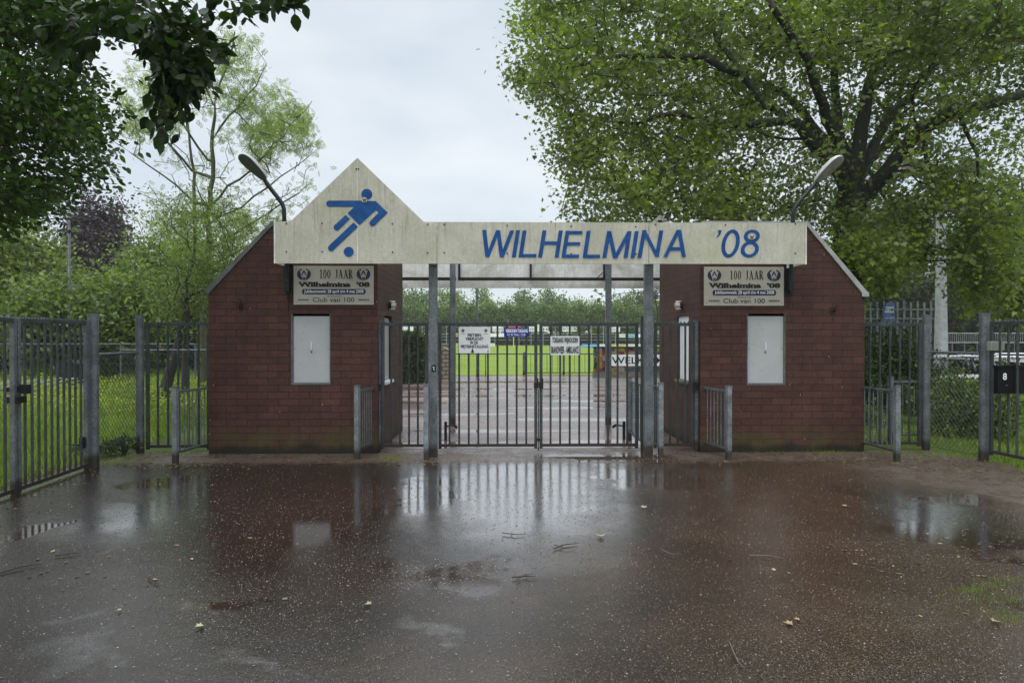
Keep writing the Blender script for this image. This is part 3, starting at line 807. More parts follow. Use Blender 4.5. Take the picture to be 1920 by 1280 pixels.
stroke([(655, B0), (692, T0)])
stroke([(712, B0), (748, T0+2)]); stroke([(706, B0-14), (850, B0-14)])
stroke([(880, B0+1), (918, T0+2)]); stroke([(1022, B0+2), (1058, T0+3)]); stroke([(905, 346), (1040, 346)])
stroke([(1080, B0+2), (1117, T0+5)]); stroke([(1110, 257), (1243, 257)]); stroke([(1095, 353), (1226, 353)]); stroke([(1076, 459), (1216, 459)])
stroke([(1262, B0+4), (1297, T0+6)]); stroke([(1256, 460), (1396, 460)])
stroke([(1430, B0+5), (1472, T0+8)]); stroke([(1472, T0+8), (1523, B0+7)]); stroke([(1523, B0+7), (1647, T0+8)]); stroke([(1647, T0+8), (1612, B0+6)])
stroke([(1672, B0+6), (1708, T0+8)])
stroke([(1730, B0+6), (1774, T0)]); stroke([(1768, T0), (1886, B0-3)]); stroke([(1880, B0-3), (1918, T0+3)])
def zc(x, y): return (1200+x/4.0, 380+y/4.0)
stroke([(187, 408), (289, 204)], zc); stroke([(292, 204), (328, 408)], zc); stroke([(222, 346), (318, 346)], zc)
k.build('name_lettering', M_BLUE, fas); k = Marks(YF-.0045)
k.poly([zc(585, 206), zc(614, 206), zc(602, 240), zc(578, 264), zc(572, 259), zc(588, 238)])
k.ring(*zc(679, 307), 67/4, 106/4, 7.2, sh=.17, wy=6.6)
k.ring(*zc(838, 252), 60/4, 50/4, 7.0, sh=.12, wy=5.6)
k.ring(*zc(823, 350), 68/4, 62/4, 7.2, sh=.12, wy=5.8)
k.build('year_lettering', M_BLUE, fas)
def crest_sticker(x, y):
    k = Marks(YF-.017); k.disc(x, y, 5.2); o = k.build('round_sticker', simple('cream_sticker', (.5, .45, .36), .5), fas)
    k = Marks(YF-.0195); k.line([(x-3, y-3.4), (x-1.6, y+2.2), (x, y-1.6), (x+1.6, y+2.2), (x+3, y-3.4)], 1.3); k.line([(x-2.6, y+3.3), (x+2.6, y+3.3)], 1.2); k.build('sticker_emblem', M_INK, o)
crest_sticker(*za(1213, 380)); crest_sticker(*zc(838, 257))

# small dark bracket on the gable seam top already drawn by screws
# ------------------------------------------------------------------ rear board seen through the gateway
YR = 13.6
rb = thing('rear_board', (.4, YR, 2.6), 'weathered white rear board behind the gateway, with its own small gable', 'sign board')
rz0, rz1 = P(960, 540, YR).z, 3.26
rx0, rx1 = P(560, 500, YR).x, P(1440, 500, YR).x
ak = P(1238, 402, YR)
b = MB(); b.prism([(rx0, rz0), (rx1, rz0), (rx1, rz1), (ak.x+.93, rz1), (ak.x, ak.z), (ak.x-.93, rz1), (rx0, rz1)], YR, YR+.03); b.build('gable_panel', M_BOARD2, rb)
zb_ = P(960, 523, 13.42).z
b = MB(); b.box(rx0, rx1, 13.40, 13.47, zb_-.03, zb_+.03); b.build('steel_beam', M_DARK, rb)
for px in (995, 1133, 861, 700, 1300):
    b = MB(); q = P(px, 500, YR-.05); b.box(q.x-.02, q.x+.02, YR-.07, YR-.002, zb_+.03, rz1-.01); b.build('upright_batten', M_DARK, rb)
b = MB(); b.box(ak.x-.05, ak.x+.03, YR-.03, YR-.002, ak.z-.22, ak.z-.12); b.build('gable_vent', M_DARK, rb)
b = MB(); b.bar(tuple(P(1120, 521, 13.5)), tuple(P(1133, 508, 13.5)), .02, .03, (0, 1, 0)); b.build('corner_brace', M_GALV, rb)

# ------------------------------------------------------------------ posts
def square_post(x, y, h, w, label, m=M_GALV, group=None, base=True):
    t = thing('steel_post', (x, y, 0), label, 'post', group)
    b = MB(); b.box(x-w/2, x+w/2, y-w/2, y+w/2, -.05, h); b.build('shaft', m, t, bevel=.006)
    return t
G_P = 'square steel posts carrying the gateway boards'
pFL = P(812.5, 700, 9.67); pFR = P(1215.5, 700, 9.67); pRL = P(849, 700, 13.2); pRR = P(1140.5, 700, 13.2)
wF = 15.5/1280*9.67; wR = 10.5/1280*13.2
tFL = square_post(pFL.x, 9.67, 3.15, wF, 'square galvanised post with a small black sticker, in front of the gate', M_GALV, G_P)
b = MB(); q0, q1 = P(808.5, 684, 9.6), P(817.5, 697.5, 9.6); b.box(q0.x, q1.x, 9.67-wF/2-.004, 9.67-wF/2-.0005, q1.z, q0.z); stk = b.build('sticker', M_INK, tFL)
k = Marks(9.67-wF/2-.005); k.line([(811, 688), (814, 688), (813, 692), (815, 694)], .9); k.build('sticker_print', M_WHITE, stk)
tFR = square_post(pFR.x, 9.67, 3.15, wF, 'square galvanised post without sticker, beside the striped welcome wall', M_GALV, G_P)
square_post(pRL.x, 13.2, 3.1, wR, 'square rear post under the rear board, by the bicycle parking sign', M_GALV, G_P)
square_post(pRR.x, 13.2, 3.1, wR, 'square rear post under the rear board, left of the welcome wall', M_GALV, G_P)
b = MB(); q = P(857, 500, 13.15); b.tube([(q.x, 13.15, 2.62), (q.x, 13.15, 3.15)], .018, 8); o = b.build('drain_pipe', M_SHUT); tag(o, 'thin grey vertical pipe beside the rear steel post', 'pipe')

# ------------------------------------------------------------------ gates
def teeth(b, a, c, z, step=.055, h=.030):
    a = Vector(a); c = Vector(c); L_ = (c-a).length; n = int(L_/step); d = (c-a).normalized(); s_ = Vector((-d.y, d.x, 0))*.012
    for i in range(n):
        q = a+d*(step*(i+.5)); q.z = z; i0 = len(b.v)
        b.v += [tuple(q-d*.014-s_), tuple(q+d*.014-s_), tuple(q+d*.014+s_), tuple(q-d*.014+s_), tuple(q+Vector((0, 0, h)))]
        b.f += [(i0, i0+1, i0+4), (i0+1, i0+2, i0+4), (i0+2, i0+3, i0+4), (i0+3, i0, i0+4)]
def gate(name, a, c, z0, z1, label, group, gap=.14, st=.045, r=.0155, tooth=True, w0=None, bars=None):
    """leaf between ground points a and c (x,y); stiles, rails and round bars"""
    a = Vector((a[0], a[1], 0)); c = Vector((c[0], c[1], 0)); d = (c-a).normalized(); L_ = (c-a).length
    t = thing(name, (a.x, a.y, 0), label, 'gate', group)
    for q in (a+d*st/2, c-d*st/2):
        b = MB(); b.bar((q.x, q.y, z0-.03), (q.x, q.y, z1+.008), st, st, (d.x, d.y, 0)); b.build('stile', M_BAR if st < .05 else M_GALV, t, bevel=.004)
    b = MB(); b.bar((a+d*st)+Vector((0, 0, z1-.02)), (c-d*st)+Vector((0, 0, z1-.02)), .045, .045)
    if tooth: teeth(b, a+d*st, c-d*st, z1+.0025)
    b.build('top_rail', M_BAR, t)
    b = MB(); b.bar((a+d*st)+Vector((0, 0, z0+.02)), (c-d*st)+Vector((0, 0, z0+.02)), .04, .042); b.build('bottom_rail', M_BAR, t)
    n = bars or max(1, round((L_-st)/gap)-1)
    for i in range(n):
        q = a+d*(st/2+(L_-st)*(i+1)/(n+1))
        b = MB(); b.tube([(q.x, q.y, z0+.035), (q.x, q.y, z1-.035)], r, 8); b.build('bar', M_BAR, t, smooth=True)
    return t
YG = 10.05
Zt, Zb = 1.70+24.5/1280*YG, 1.70-207/1280*YG
gx = lambda px, Y=YG: P(px, 700, Y).x
gL = gate('gate', (gx(822), YG), (gx(1007.5), YG), Zb, Zt, 'closed barred gate leaf carrying the bicycle parking sign and enamel sign', 'gate leaves across the gateway', bars=9)
gR = gate('gate', (gx(1011.5), YG), (gx(1196.5), YG), Zb, Zt, 'closed barred gate leaf carrying the white keep clear sign', 'gate leaves across the gateway', bars=9)
gSL = gate('side_gate', (gx(714), YG), (gx(803), YG), Zb, Zt, 'narrow barred gate between the hut by the leaning tree and the front post', 'narrow side gates', bars=4)
gSR = gate('side_gate', (gx(1226), YG+.01), (gx(1302), YG+.01), Zb, Zt, 'narrow barred gate in front of the white narrow shutter', 'narrow side gates', bars=4)
# hinge and lock parts
def lockset(px, parent, sg=1):
    x = gx(px); b = MB()
    b.box(x-.03, x+.035, YG-.045, YG+.05, .93, 1.02); b.build('lock_case', M_DARK, parent, bevel=.004)
    b = MB(); b.tube([(x+sg*.02, YG-.04, 1.0), (x+sg*.02, YG-.09, 1.0), (x+sg*.02, YG-.09, 1.09)], .010, 7); b.build('handle', M_DARK, parent)
lockset(1005, gL); lockset(1014, gR, 1)
b = MB(); x = gx(1009.3); b.tube([(x, YG-.03, .02), (x, YG-.03, .92)], .008, 7); b.box(x-.025, x+.02, YG-.05, YG-.024, .16, .20); b.build('drop_bolt', M_DARK, gL)
b = MB(); x = gx(1303); b.box(x-.03, x+.06, YG-.05, YG+.05, .90, 1.02); b.tube([(x+.02, YG-.04, 1.0), (x+.02, YG-.09, 1.0), (x+.02, YG-.09, 1.07)], .010, 7); b.build('lock_case', M_DARK, gSR)
b = MB(); x = gx(714); b.box(x-.05, x+.012, YG-.05, YG+.04, .90, 1.0); b.build('lock_case', M_DARK, gSL)
def round_post(name, x, y, h, r, label, group, m=M_GALV, cap=True, sq=False):
    t = thing(name, (x, y, 0), label, 'post', group)
    b = MB()
    if sq: b.box(x-r, x+r, y-r, y+r, -.05, h)
    else: b.tube([(x, y, -.05), (x, y, h)], r, 18)
    b.build('shaft', m, t, smooth=not sq, bevel=.004 if sq else 0)
    b = MB()
    if sq: b.box(x-r-.006, x+r+.006, y-r-.006, y+r+.006, h, h+.022)
    else: b.tube([(x, y, h), (x, y, h+.022)], r+.006, 18)
    b.build('cap', m, t, smooth=not sq)
    return t
GP = 'slim posts the gates hang on'
round_post('gate_post', gx(1204.5, 9.95), 9.95, P(1204, 595, 9.95).z, .024, 'slim gate post tight against the front post by the welcome wall', GP, M_BAR, sq=True)
round_post('gate_post', gx(1305.5, YG), YG, Zt+.02, .026, 'slim gate post against the hut wall by the plane tree', GP, M_GALV, sq=True)
round_post('gate_post', gx(711.3, YG), YG, Zt+.02, .020, 'slim gate post against the hut wall by the leaning tree', GP, M_GALV, sq=True)
# gate stops standing in the yard
def stop(px, Y, mir, label):
    q = P(px, 700, Y); t = thing('gate_stop', (q.x, Y, 0), label, 'gate stop', 'iron stops that hold the open gates')
    b = MB(); b.box(q.x-.022, q.x+.022, Y-.022, Y+.022, -.03, .30); b.build('stub_post', M_DARK, t, bevel=.004)
    b = MB(); b.bar((q.x, Y, .22), (q.x+mir*.13, Y, .24), .03, .022); b.bar((q.x+mir*.13, Y, .24), (q.x+mir*.19, Y, .20), .03, .04); b.build('catch', M_DARK, t)
stop(835.5, 11.2, 1, 'low iron gate stop with a catch near the post with the sticker')
stop(1170, 11.2, -1, 'low iron gate stop near the inner railing by the plane tree side')

# side enclosure: oblique gates, round posts and chain link
XL = P(175, 700, 8.97).x
GR = 'round capped fence posts'
round_post('fence_post', XL, 8.97, P(175, 591, 8.97).z, .066, 'round capped post between the long field gate and the low wire mesh', GR)
pL2 = P(262.5, 700, 10.05)
round_post('fence_post', pL2.x, 10.05, P(262, 594, 10.05).z, .055, 'round capped post beside the overgrown side gate, left side', GR)
XR = P(1845.5, 700, 9.26).x
round_post('fence_post', XR, 9.26, P(1845, 590, 9.26).z, .064, 'round capped post beside the black letter box', GR)
pR2 = P(1736.5, 700, 10.15)
round_post('fence_post', pR2.x, 10.15, P(1736, 593, 10.15).z, .055, 'round capped post beside the leafy shrub and the side gate', GR)
gx0 = P(274, 700, YG).x
gate('side_gate', (gx0, YG), (hutL[1]-.02, YG), Zb, Zt, 'barred side gate with ivy under it, beside the hut by the leaning tree', 'side gates next to the huts', bars=5)
gx1 = P(1727, 700, 10.15).x
gate('side_gate', (hutR[1]+.02, 10.15), (gx1, 10.15), Zb, Zt, 'barred side gate in front of the dark bush beside the hut by the plane tree', 'side gates next to the huts', bars=5)
# long oblique gates
a = P(163.5, 700, 8.86); c = P(30, 700, 7.45)
g1 = gate('field_gate', (a.x, a.y), (c.x, c.y), .03, 1.89, 'long barred gate leaf from the round post, with bicycle racks behind', 'long barred field gates', st=.05, bars=10, tooth=True)
c2 = c+(c-a).normalized()*.02; e2 = c+(c-a).normalized()*1.6
g2 = gate('field_gate', (c2.x, c2.y), (e2.x, e2.y), .03, 1.89, 'second leaf of the long barred gate, nearest to the viewer', 'long barred field gates', st=.05, bars=10, tooth=True)
b = MB(); q = c; b.box(q.x-.06, q.x+.06, q.y-.06, q.y+.08, .98, 1.05); b.bar((q.x-.12, q.y, 1.12), (q.x+.14, q.y+.02, 1.14), .03, .05); b.box(q.x+.05, q.x+.14, q.y-.03, q.y+.03, 1.08, 1.18); b.build('latch', M_DARK, g1)
b = MB(); q = P(154, 840, 8.75); b.box(q.x-.02, q.x+.03, q.y-.03, q.y+.03, .28, .42); b.bar((q.x-.12, q.y, .32), (q.x, q.y, .32), .02, .02); b.build('bolt', M_DARK, g1)
a = P(1857, 700, 9.15); c = P(1935, 700, 8.50); dd = (c-a).normalized(); c = a+dd*1.7
g3 = gate('field_gate', (a.x, a.y), (c.x, c.y), .12, 1.89, 'barred gate leaf carrying the black letter box', 'long barred field gates', st=.04, bars=11, tooth=True)

def chainlink(p0, p1, h, label, pitch=.055, r=.0026, rail=.02, name='wire_mesh_fence', wires=3, m=None, mid=0):
    p0 = Vector(p0); p1 = Vector(p1); d = (p1-p0).normalized(); L_ = (p1-p0).length
    t = thing(name, p0, label, 'fence')
    b = MB(); b.tube([p0+Vector((0, 0, h)), p1+Vector((0, 0, h))], rail, 8); b.build('top_rail', M_GALV, t, smooth=True)
    b = MB(); n = int((L_+h)/pitch/1.25)
    H = h-.02; z0 = .03; sl = 1.25
    for sgn in (0, 1):
        for i in range(n+1):
            s = -H/sl+i*pitch*1.25 if True else 0
            u0, v0, u1, v1 = s, 0, s+H/sl, H
            if u0 < 0: v0 += -u0*sl; u0 = 0
            if u1 > L_: v1 -= (u1-L_)*sl; u1 = L_
            if u1 <= u0 or v1 <= v0: continue
            if sgn: u0, u1 = L_-u0, L_-u1
            off = Vector((-d.y, d.x, 0))*(.0015 if sgn else -.0015)
            b.tube([p0+d*u0+off+Vector((0, 0, z0+v0)), p0+d*u1+off+Vector((0, 0, z0+v1))], r, 3, caps=False)
    b.build('mesh', m or M_BAR, t)
    b = MB()
    for i in range(wires):
        zz = .05+(h-.1)*i/max(1, wires-1); b.tube([p0+Vector((0, 0, zz)), p1+Vector((0, 0, zz))], .003, 4)
    b.build('tension_wire', M_GALV, t)
    return t
chainlink((XL, 9.05, 0), (pL2.x, 9.98, 0), 1.46, 'low wire mesh fence between the two round posts before the grass with racks')
chainlink((pR2.x+.05, 10.1, 0), (XR, 9.34, 0), 1.46, 'low wire mesh fence between round posts in front of the leafy shrub')

# low railings beside the passages
def railing(p0, p1, label, post_h=1.0, r=.033, both=False, n=7, gapw=.0):
    """post at p0, bars toward p1 (x, y)"""
    a = Vector((p0[0], p0[1], 0)); c = Vector((p1[0], p1[1], 0)); d = (c-a).normalized()
    t = thing('low_railing', a, label, 'railing', 'low railings flanking the passages')
    b = MB(); b.bar((a.x, a.y, -.05), (a.x, a.y, post_h), 2*r, 2*r, (d.x, d.y, 0)); po = b.build('post', M_GALVL, t, bevel=.004)
    b = MB(); b.bar((a.x, a.y, post_h), (a.x, a.y, post_h+.02), 2*r+.01, 2*r+.01, (d.x, d.y, 0)); b.build('cap', M_GALV, po)
    if both:
        b = MB(); b.bar((c.x, c.y, -.05), (c.x, c.y, post_h), 2*r, 2*r, (d.x, d.y, 0)); b.build('post', M_GALV, t, bevel=.004)
    e0 = a+d*r; e1 = c-d*(r if both else 0)
    for zz in (post_h-.06, .14):
        b = MB(); b.bar(e0+Vector((0, 0, zz)), e1+Vector((0, 0, zz)), .035, .03); b.build('rail', M_GALV, t)
    for i in range(n):
        q = e0+(e1-e0)*(i+.75)/(n+.5)
        b = MB(); b.tube([(q.x, q.y, .155), (q.x, q.y, post_h-.076)], .0085, 7); b.build('bar', M_GALV, t, smooth=True)
    return t
q = G(329, 868); railing((q.x, q.y), (hutL[1]-.03, YH+.02), 'low railing at the outer corner of the hut by the leaning tree', 1.01)
q = G(670, 859.5); railing((q.x, q.y), (hutL[2]-.07, YH-.01), 'low railing in front of the inner corner of the hut by the leaning tree', 1.0, n=6)
q = G(1366, 861.5); railing((q.x, q.y), (hutR[2]+.07, YH-.01), 'low railing in front of the inner corner of the hut by the plane tree', 1.0, n=6)
q = G(1681.5, 864.5); railing((q.x, q.y), (hutR[1]-.03, YH+.02), 'low railing at the outer corner of the hut by the plane tree', 1.01)
q = P(799, 700, 9.42); railing((q.x, q.y), (q.x+.02, 9.98), 'short railing pressed against the post with the black sticker', 1.02, n=4)
q = P(1239, 700, 9.55); c = P(1224, 700, 10.0); railing((q.x, q.y), (c.x, c.y), 'short railing beside the plain front post', 1.03, n=4)
q = P(1180.5, 700, 11.1); c = P(1203, 700, 10.12); railing((q.x, q.y), (c.x, c.y), 'inner railing behind the gate beside the plain front post', 1.03, n=7)
q = P(1670, 700, 10.7); c = P(1722, 700, 10.7); railing((q.x, q.y), (c.x, c.y), 'low railing behind the side gate near the dark bush', 1.04, n=4)

# ------------------------------------------------------------------ signs on the gates
def sign_plate(name, x0, x1, y0, y1, Y, m, label, th=.006, cat='sign', group=None, rnd=0):
    a = P(x0, y1, Y); c = P(x1, y0, Y)
    t = thing(name, ((a.x+c.x)/2, Y, a.z), label, cat, group)
    b = MB(); b.box(a.x, c.x, Y, Y+th, a.z, c.z); b.build('panel', m, t, bevel=.002)
    return t
YS = YG-.032
s = sign_plate('parking_sign', 860, 919.5, 612.5, 662, YS, M_SIGNW, 'grey white sign telling cyclists to use the bicycle park')
for i, (tx, x0, x1) in enumerate((('FIETSEN', 877, 902), ('VERPLICHT', 873, 906), ('IN DE', 882, 896), ('FIETSENSTALLING', 864, 915))):
    text(tx, x0, x1, 625.3+i*7.1, 630.9+i*7.1, YS, M_INK, s, .03)
def small_crest(x, y, r_, Y, par):
    k = Marks(Y); k.ring(x, y, r_, r_, .9, 20); k.line([(x-r_*.6, y-r_*.6), (x-r_*.25, y+r_*.5), (x, y-r_*.3), (x+r_*.25, y+r_*.5), (x+r_*.6, y-r_*.6)], .9); k.line([(x-r_*.5, y+r_*.5), (x+r_*.5, y+r_*.5)], .9)
    k.line([(x-4, y+r_+3), (x+4, y+r_+3)], .5); k.build('emblem', M_INK, par)
small_crest(868, 619.5, 3, YS, s); small_crest(911, 619.5, 3, YS, s)
k = Marks(YS-.001); k.poly([(883, 661), (884, 657), (886, 652), (887, 656), (889, 660), (888, 661.5)]); k.poly([(914, 657), (916, 657), (916, 660), (914, 660)]); k.disc(871, 655, .5); k.disc(863, 615, .6); k.disc(916.5, 615, .6); k.disc(916, 653, .6); k.build('sticker_residue', M_INK, s)
s = sign_plate('no_entry_sign', 945, 992, 614.5, 631.5, YS, M_SIGNB, 'small enamel blue sign forbidding entry, on the gate')
text('VERBODEN TOEGANG', 948, 989.5, 616.8, 623.4, YS, M_WHITE, s, .03); text('Art. 461 Wetb. v. Strafr.', 951, 986, 625, 629.2, YS, M_WHITE, s, .004)
s = sign_plate('keep_clear_sign', 1032, 1086.5, 630, 665.5, YS, M_SIGNW, 'white sign asking to keep the fire and ambulance access free')
text('TOEGANG VRIJHOUDEN', 1035.5, 1083.5, 632.6, 645.6, YS, M_INK, s, .035); text('BRANDWEER - AMBULANCE', 1033.5, 1085, 649.2, 662.6, YS, M_INK, s, .035)

# ------------------------------------------------------------------ anniversary signs on the huts
def slab_text(txt, x0, x1, y0, y1, Y, m, par, bold=.02, slab=True):
    """bold lettering with slab serifs added at cap height and base line"""
    o = text(txt, x0, x1, y0, y1, Y, m, par, bold)
    return o
def serif_strokes(k, glyph, x, y0, y1, w, t_, th, ser=1.0):
    """tall condensed serif capitals and figures drawn from strokes"""
    h = y1-y0
    def sf(cx, yy, ww=None):
        ww = ww or t_*1.9; k.poly([(cx-ww/2, yy-th/2), (cx+ww/2, yy-th/2), (cx+ww/2, yy+th/2), (cx-ww/2, yy+th/2)])
    if glyph == '1': k.line([(x+w/2, y0), (x+w/2, y1)], t_); sf(x+w/2, y1-th/2, t_*2.4); k.line([(x+w/2, y0+.2), (x+w*.1, y0+h*.14)], th)
    elif glyph == '0': k.ring(x+w/2, (y0+y1)/2, w/2, h/2, t_*.9, 26, wy=th)
    elif glyph == 'J': k.line([(x+w*.65, y0), (x+w*.65, y1-h*.12)], t_); sf(x+w*.65, y0+th/2); k.line([(x+w*.65, y1-h*.16), (x+w*.45, y1-th*.3), (x+w*.12, y1-h*.05)], th*1.3)
    elif glyph == 'A':
        k.line([(x+w/2, y0), (x+w*.15, y1)], th); k.line([(x+w*.48, y0), (x+w*.86, y1)], t_); k.line([(x+w*.25, y0+h*.66), (x+w*.75, y0+h*.66)], th); sf(x+w*.15, y1-th/2, t_*1.6); sf(x+w*.86, y1-th/2, t_*2)
    elif glyph == 'R':
        k.line([(x+w*.2, y0), (x+w*.2, y1)], t_); sf(x+w*.2, y1-th/2); sf(x+w*.2, y0+th/2); k.ring(x+w*.42, y0+h*.25, w*.4, h*.25, t_*.8, 22, wy=th); k.line([(x+w*.45, y0+h*.5), (x+w*.9, y1)], t_)
def crest(x, y, s_, Y, par):
    """round club emblem: blue disc parts with a white W, two flags and 08"""
    k = Marks(Y)
    n = 16
    # two dark crescents
    for sg in (-1, 1):
        arc = []
        for i in range(n+1):
            a = R(-52)+R(150)*i/n; arc.append((x+sg*math.cos(a)*13.2*s_, y+math.sin(a)*11.6*s_))
        inner = [(x+sg*3.6*s_, y+10.8*s_), (x+sg*4.2*s_, y+6.4*s_), (x+sg*8.6*s_, y-8.6*s_)]
        k.poly(arc+inner)
    # chevron in the middle and flags
    k.poly([(x, y-8.4*s_), (x+4.4*s_, y-.6*s_), (x+4.4*s_, y+3.4*s_), (x, y-3.4*s_), (x-4.4*s_, y+3.4*s_), (x-4.4*s_, y-.6*s_)])
    for sg in (-1, 1): k.poly([(x+sg*4.6*s_, y-11*s_), (x+sg*4.6*s_, y-6.5*s_), (x+sg*9.6*s_, y-7.4*s_)])
    k.build('emblem', M_NAVY, par)
    text('08', x-3.3*s_, x+3.3*s_, y+5.6*s_, y+11.2*s_, Y, M_INK, par, .03, off=.008)
def anniversary(x0, y0, label):
    """panel 150 x 72 px"""
    Y = YH-.018; X = lambda u: x0+u; V = lambda v: y0+v
    s = sign_plate('anniversary_sign', x0, x0+150, y0, y0+72.5, Y, M_SIGN, label, .012, group='anniversary signs on the huts')
    crest(X(19.5), V(15.5), .98, Y, s); crest(X(131), V(15.5), .98, Y, s)
    k = Marks(Y); gy0, gy1 = V(7), V(23.5); u = 49
    for g, w in (('1', 5.2), ('0', 6), ('0', 6), (' ', 5.5), ('J', 5.2), ('A', 8), ('A', 8), ('R', 7.6)):
        if g == ' ': k.build('title_figures', M_INK, s); k = Marks(Y)
        else: serif_strokes(k, g, X(u), gy0, gy1, w, 1.9, .8)
        u += w+1.5
    k.build('title_lettering', M_INK, s)
    text('Wilhelmina', X(9), X(107), V(30), V(39.4), Y, M_INK, s, .05, name='name_lettering')
    text("'08", X(118), X(143), V(30), V(39.4), Y, M_INK, s, .05, name='name_lettering')
    # slab serifs under the main stems
    k = Marks(Y-.004)
    for xx in (30, 37, 45, 52, 64, 71, 77.5, 84.5, 91, 98): k.poly([(X(xx-2.6), V(38.1)), (X(xx+2.6), V(38.1)), (X(xx+2.6), V(39.4)), (X(xx-2.6), V(39.4))])
    for xx in (12, 20, 27.5): k.poly([(X(xx-3), V(30)), (X(xx+3), V(30)), (X(xx+3), V(31.2)), (X(xx-3), V(31.2))])
    k.build('slab_serifs', M_INK, s)
    k = Marks(Y); bx0, bx1, by0, by1 = X(15.5), X(135.5), V(43.2), V(53.4)
    k.poly([(bx0+2.5, by0), (bx1-2.5, by0), (bx1-1, by0+2), (bx1, by0+5), (bx1-1, by1-2), (bx1-2.5, by1), (bx0+2.5, by1), (bx0+1, by1-2), (bx0, by0+5), (bx0+1, by0+2)]); k.build('date_band', M_NAVY, s)
    text('Jubileumweek: 28 april t/m 4 mei 2008', X(20), X(131), V(44.6), V(52.4), Y, M_WHITE, s, .008, off=.006)
    text('Al lid van de', X(63), X(88), V(55.2), V(58.2), Y, M_RUST, s, 0)
    text('Club van 100', X(36), X(114), V(59), V(67.6), Y, M_INK, s, .004)
    k = Marks(Y)
    for sg, cx in ((1, 18), (-1, 132)):
        k.line([(X(cx-sg*11), V(63.6)), (X(cx+sg*11), V(63.6))], .7); k.line([(X(cx-sg*3), V(62.4)), (X(cx+sg*11), V(62.4))], .6); k.line([(X(cx-sg*3), V(64.8)), (X(cx+sg*11), V(64.8))], .6)
        k.line([(X(cx-sg*8), V(60.8)), (X(cx-sg*8), V(66.4))], .8); k.line([(X(cx-sg*4.5), V(60.8)), (X(cx-sg*4.5), V(66.4))], .8)
    for a, c in ((5, 5), (145, 5), (5, 68), (145, 68)): k.disc(X(a), V(c), .8, n=6)
    k.build('ornament', M_INK, s)
anniversary(550.5, 498.5, 'cream anniversary sign on the hut by the leaning tree, under the kicking player')
anniversary(1320, 500.5, 'cream anniversary sign on the hut by the plane tree, under the numeral')

# ------------------------------------------------------------------ street lamps over the board
def lamp(path, head_a, head_b, wpx, label, mir):
    """curved arm and flat oval head, underside to the viewer; photo points on the plane between board and wall"""
    Y0 = 9.72
    pts = [P(x, y, Y0) for x, y in path]
    t = thing('wall_lamp', pts[0], label, 'street lamp', 'curved lamps above the name board')
    b = MB(); n = len(pts); rs = [.034]*2+[.030]*(n-2)
    b.tube(pts, rs, 12); b.build('arm', M_ARM, t, smooth=True)
    A = P(*head_a, Y0); B = P(*head_b, Y0-.25)
    d = (B-A); L_ = d.length; d.normalize()
    nrm = d.cross(Vector((0, 1, 0))); nrm = (nrm if nrm.z > 0 else -nrm); nrm = (nrm+Vector((0, .95, 0))).normalized()   # top of the housing tilts back
    nrm = (nrm-d*nrm.dot(d)).normalized(); sd_ = d.cross(nrm).normalized()
    prof = [(0, .36, .35), (.06, .58, .62), (.25, .80, .86), (.5, .95, 1.0), (.75, 1.0, .98), (.9, .82, .75), (.97, .5, .5), (1., .12, .15)]
    W2 = .115
    top = MB(); ring = 14; base = 0
    for f, w, h in prof:
        c = A+d*L_*f
        for i in range(ring):
            a_ = math.pi*i/(ring-1); top.v.append(tuple(c+sd_*math.cos(a_)*W2*w+nrm*(math.sin(a_)*.10*h)))
    for i in range(len(prof)-1):
        for j in range(ring-1): a0 = i*ring+j; top.f.append((a0, a0+1, a0+ring+1, a0+ring))
    top.f.append(tuple(range(ring))); top.build('housing', M_LAMP, t, smooth=True)
    lens = MB(); m_ = 0
    for f, w, h in prof:
        c = A+d*L_*f-nrm*.002
        for i in range(7):
            u = -1+2*i/6; lens.v.append(tuple(c+sd_*u*W2*w*.97-nrm*(.022*(1-u*u)*w)))
    for i in range(len(prof)-1):
        for j in range(6): a0 = i*7+j; lens.f.append((a0, a0+1, a0+8, a0+7))
    lens.build('lens', M_LENS if mir < 0 else simple('paler_lamp_glass', (.22, .21, .19), .25), t, smooth=True)
    b = MB(); q = P(path[0][0]+(4 if mir < 0 else -4), 515, YH)
    b.box(q.x-.035, q.x+.035, YH-.11, YH-.002, q.z-.25, q.z+.3); b.box(q.x-.06, q.x+.06, YH-.02, YH-.0015, q.z-.30, q.z+.2); b.build('wall_bracket', M_DARK, t)
    b = MB(); b.tube([(q.x, YH-.03, q.z-.5), (q.x, YH-.03, q.z-.25)], .010, 6); b.build('cable', M_RUST, t)
    return t
lamp([(537, 530), (534, 480), (533, 412), (532.5, 392), (529, 382), (522, 372), (510, 357), (496, 337)], (497, 337), (449, 290), 22, 'curved lamp with dark underside above the kicking player end of the board', -1)
lamp([(1483, 530), (1485, 480), (1487, 415), (1487, 402), (1490, 390), (1498, 379), (1513, 362), (1531, 342)], (1530, 343), (1581, 294), 22, 'curved lamp with pale housing in front of the plane tree limbs', 1)

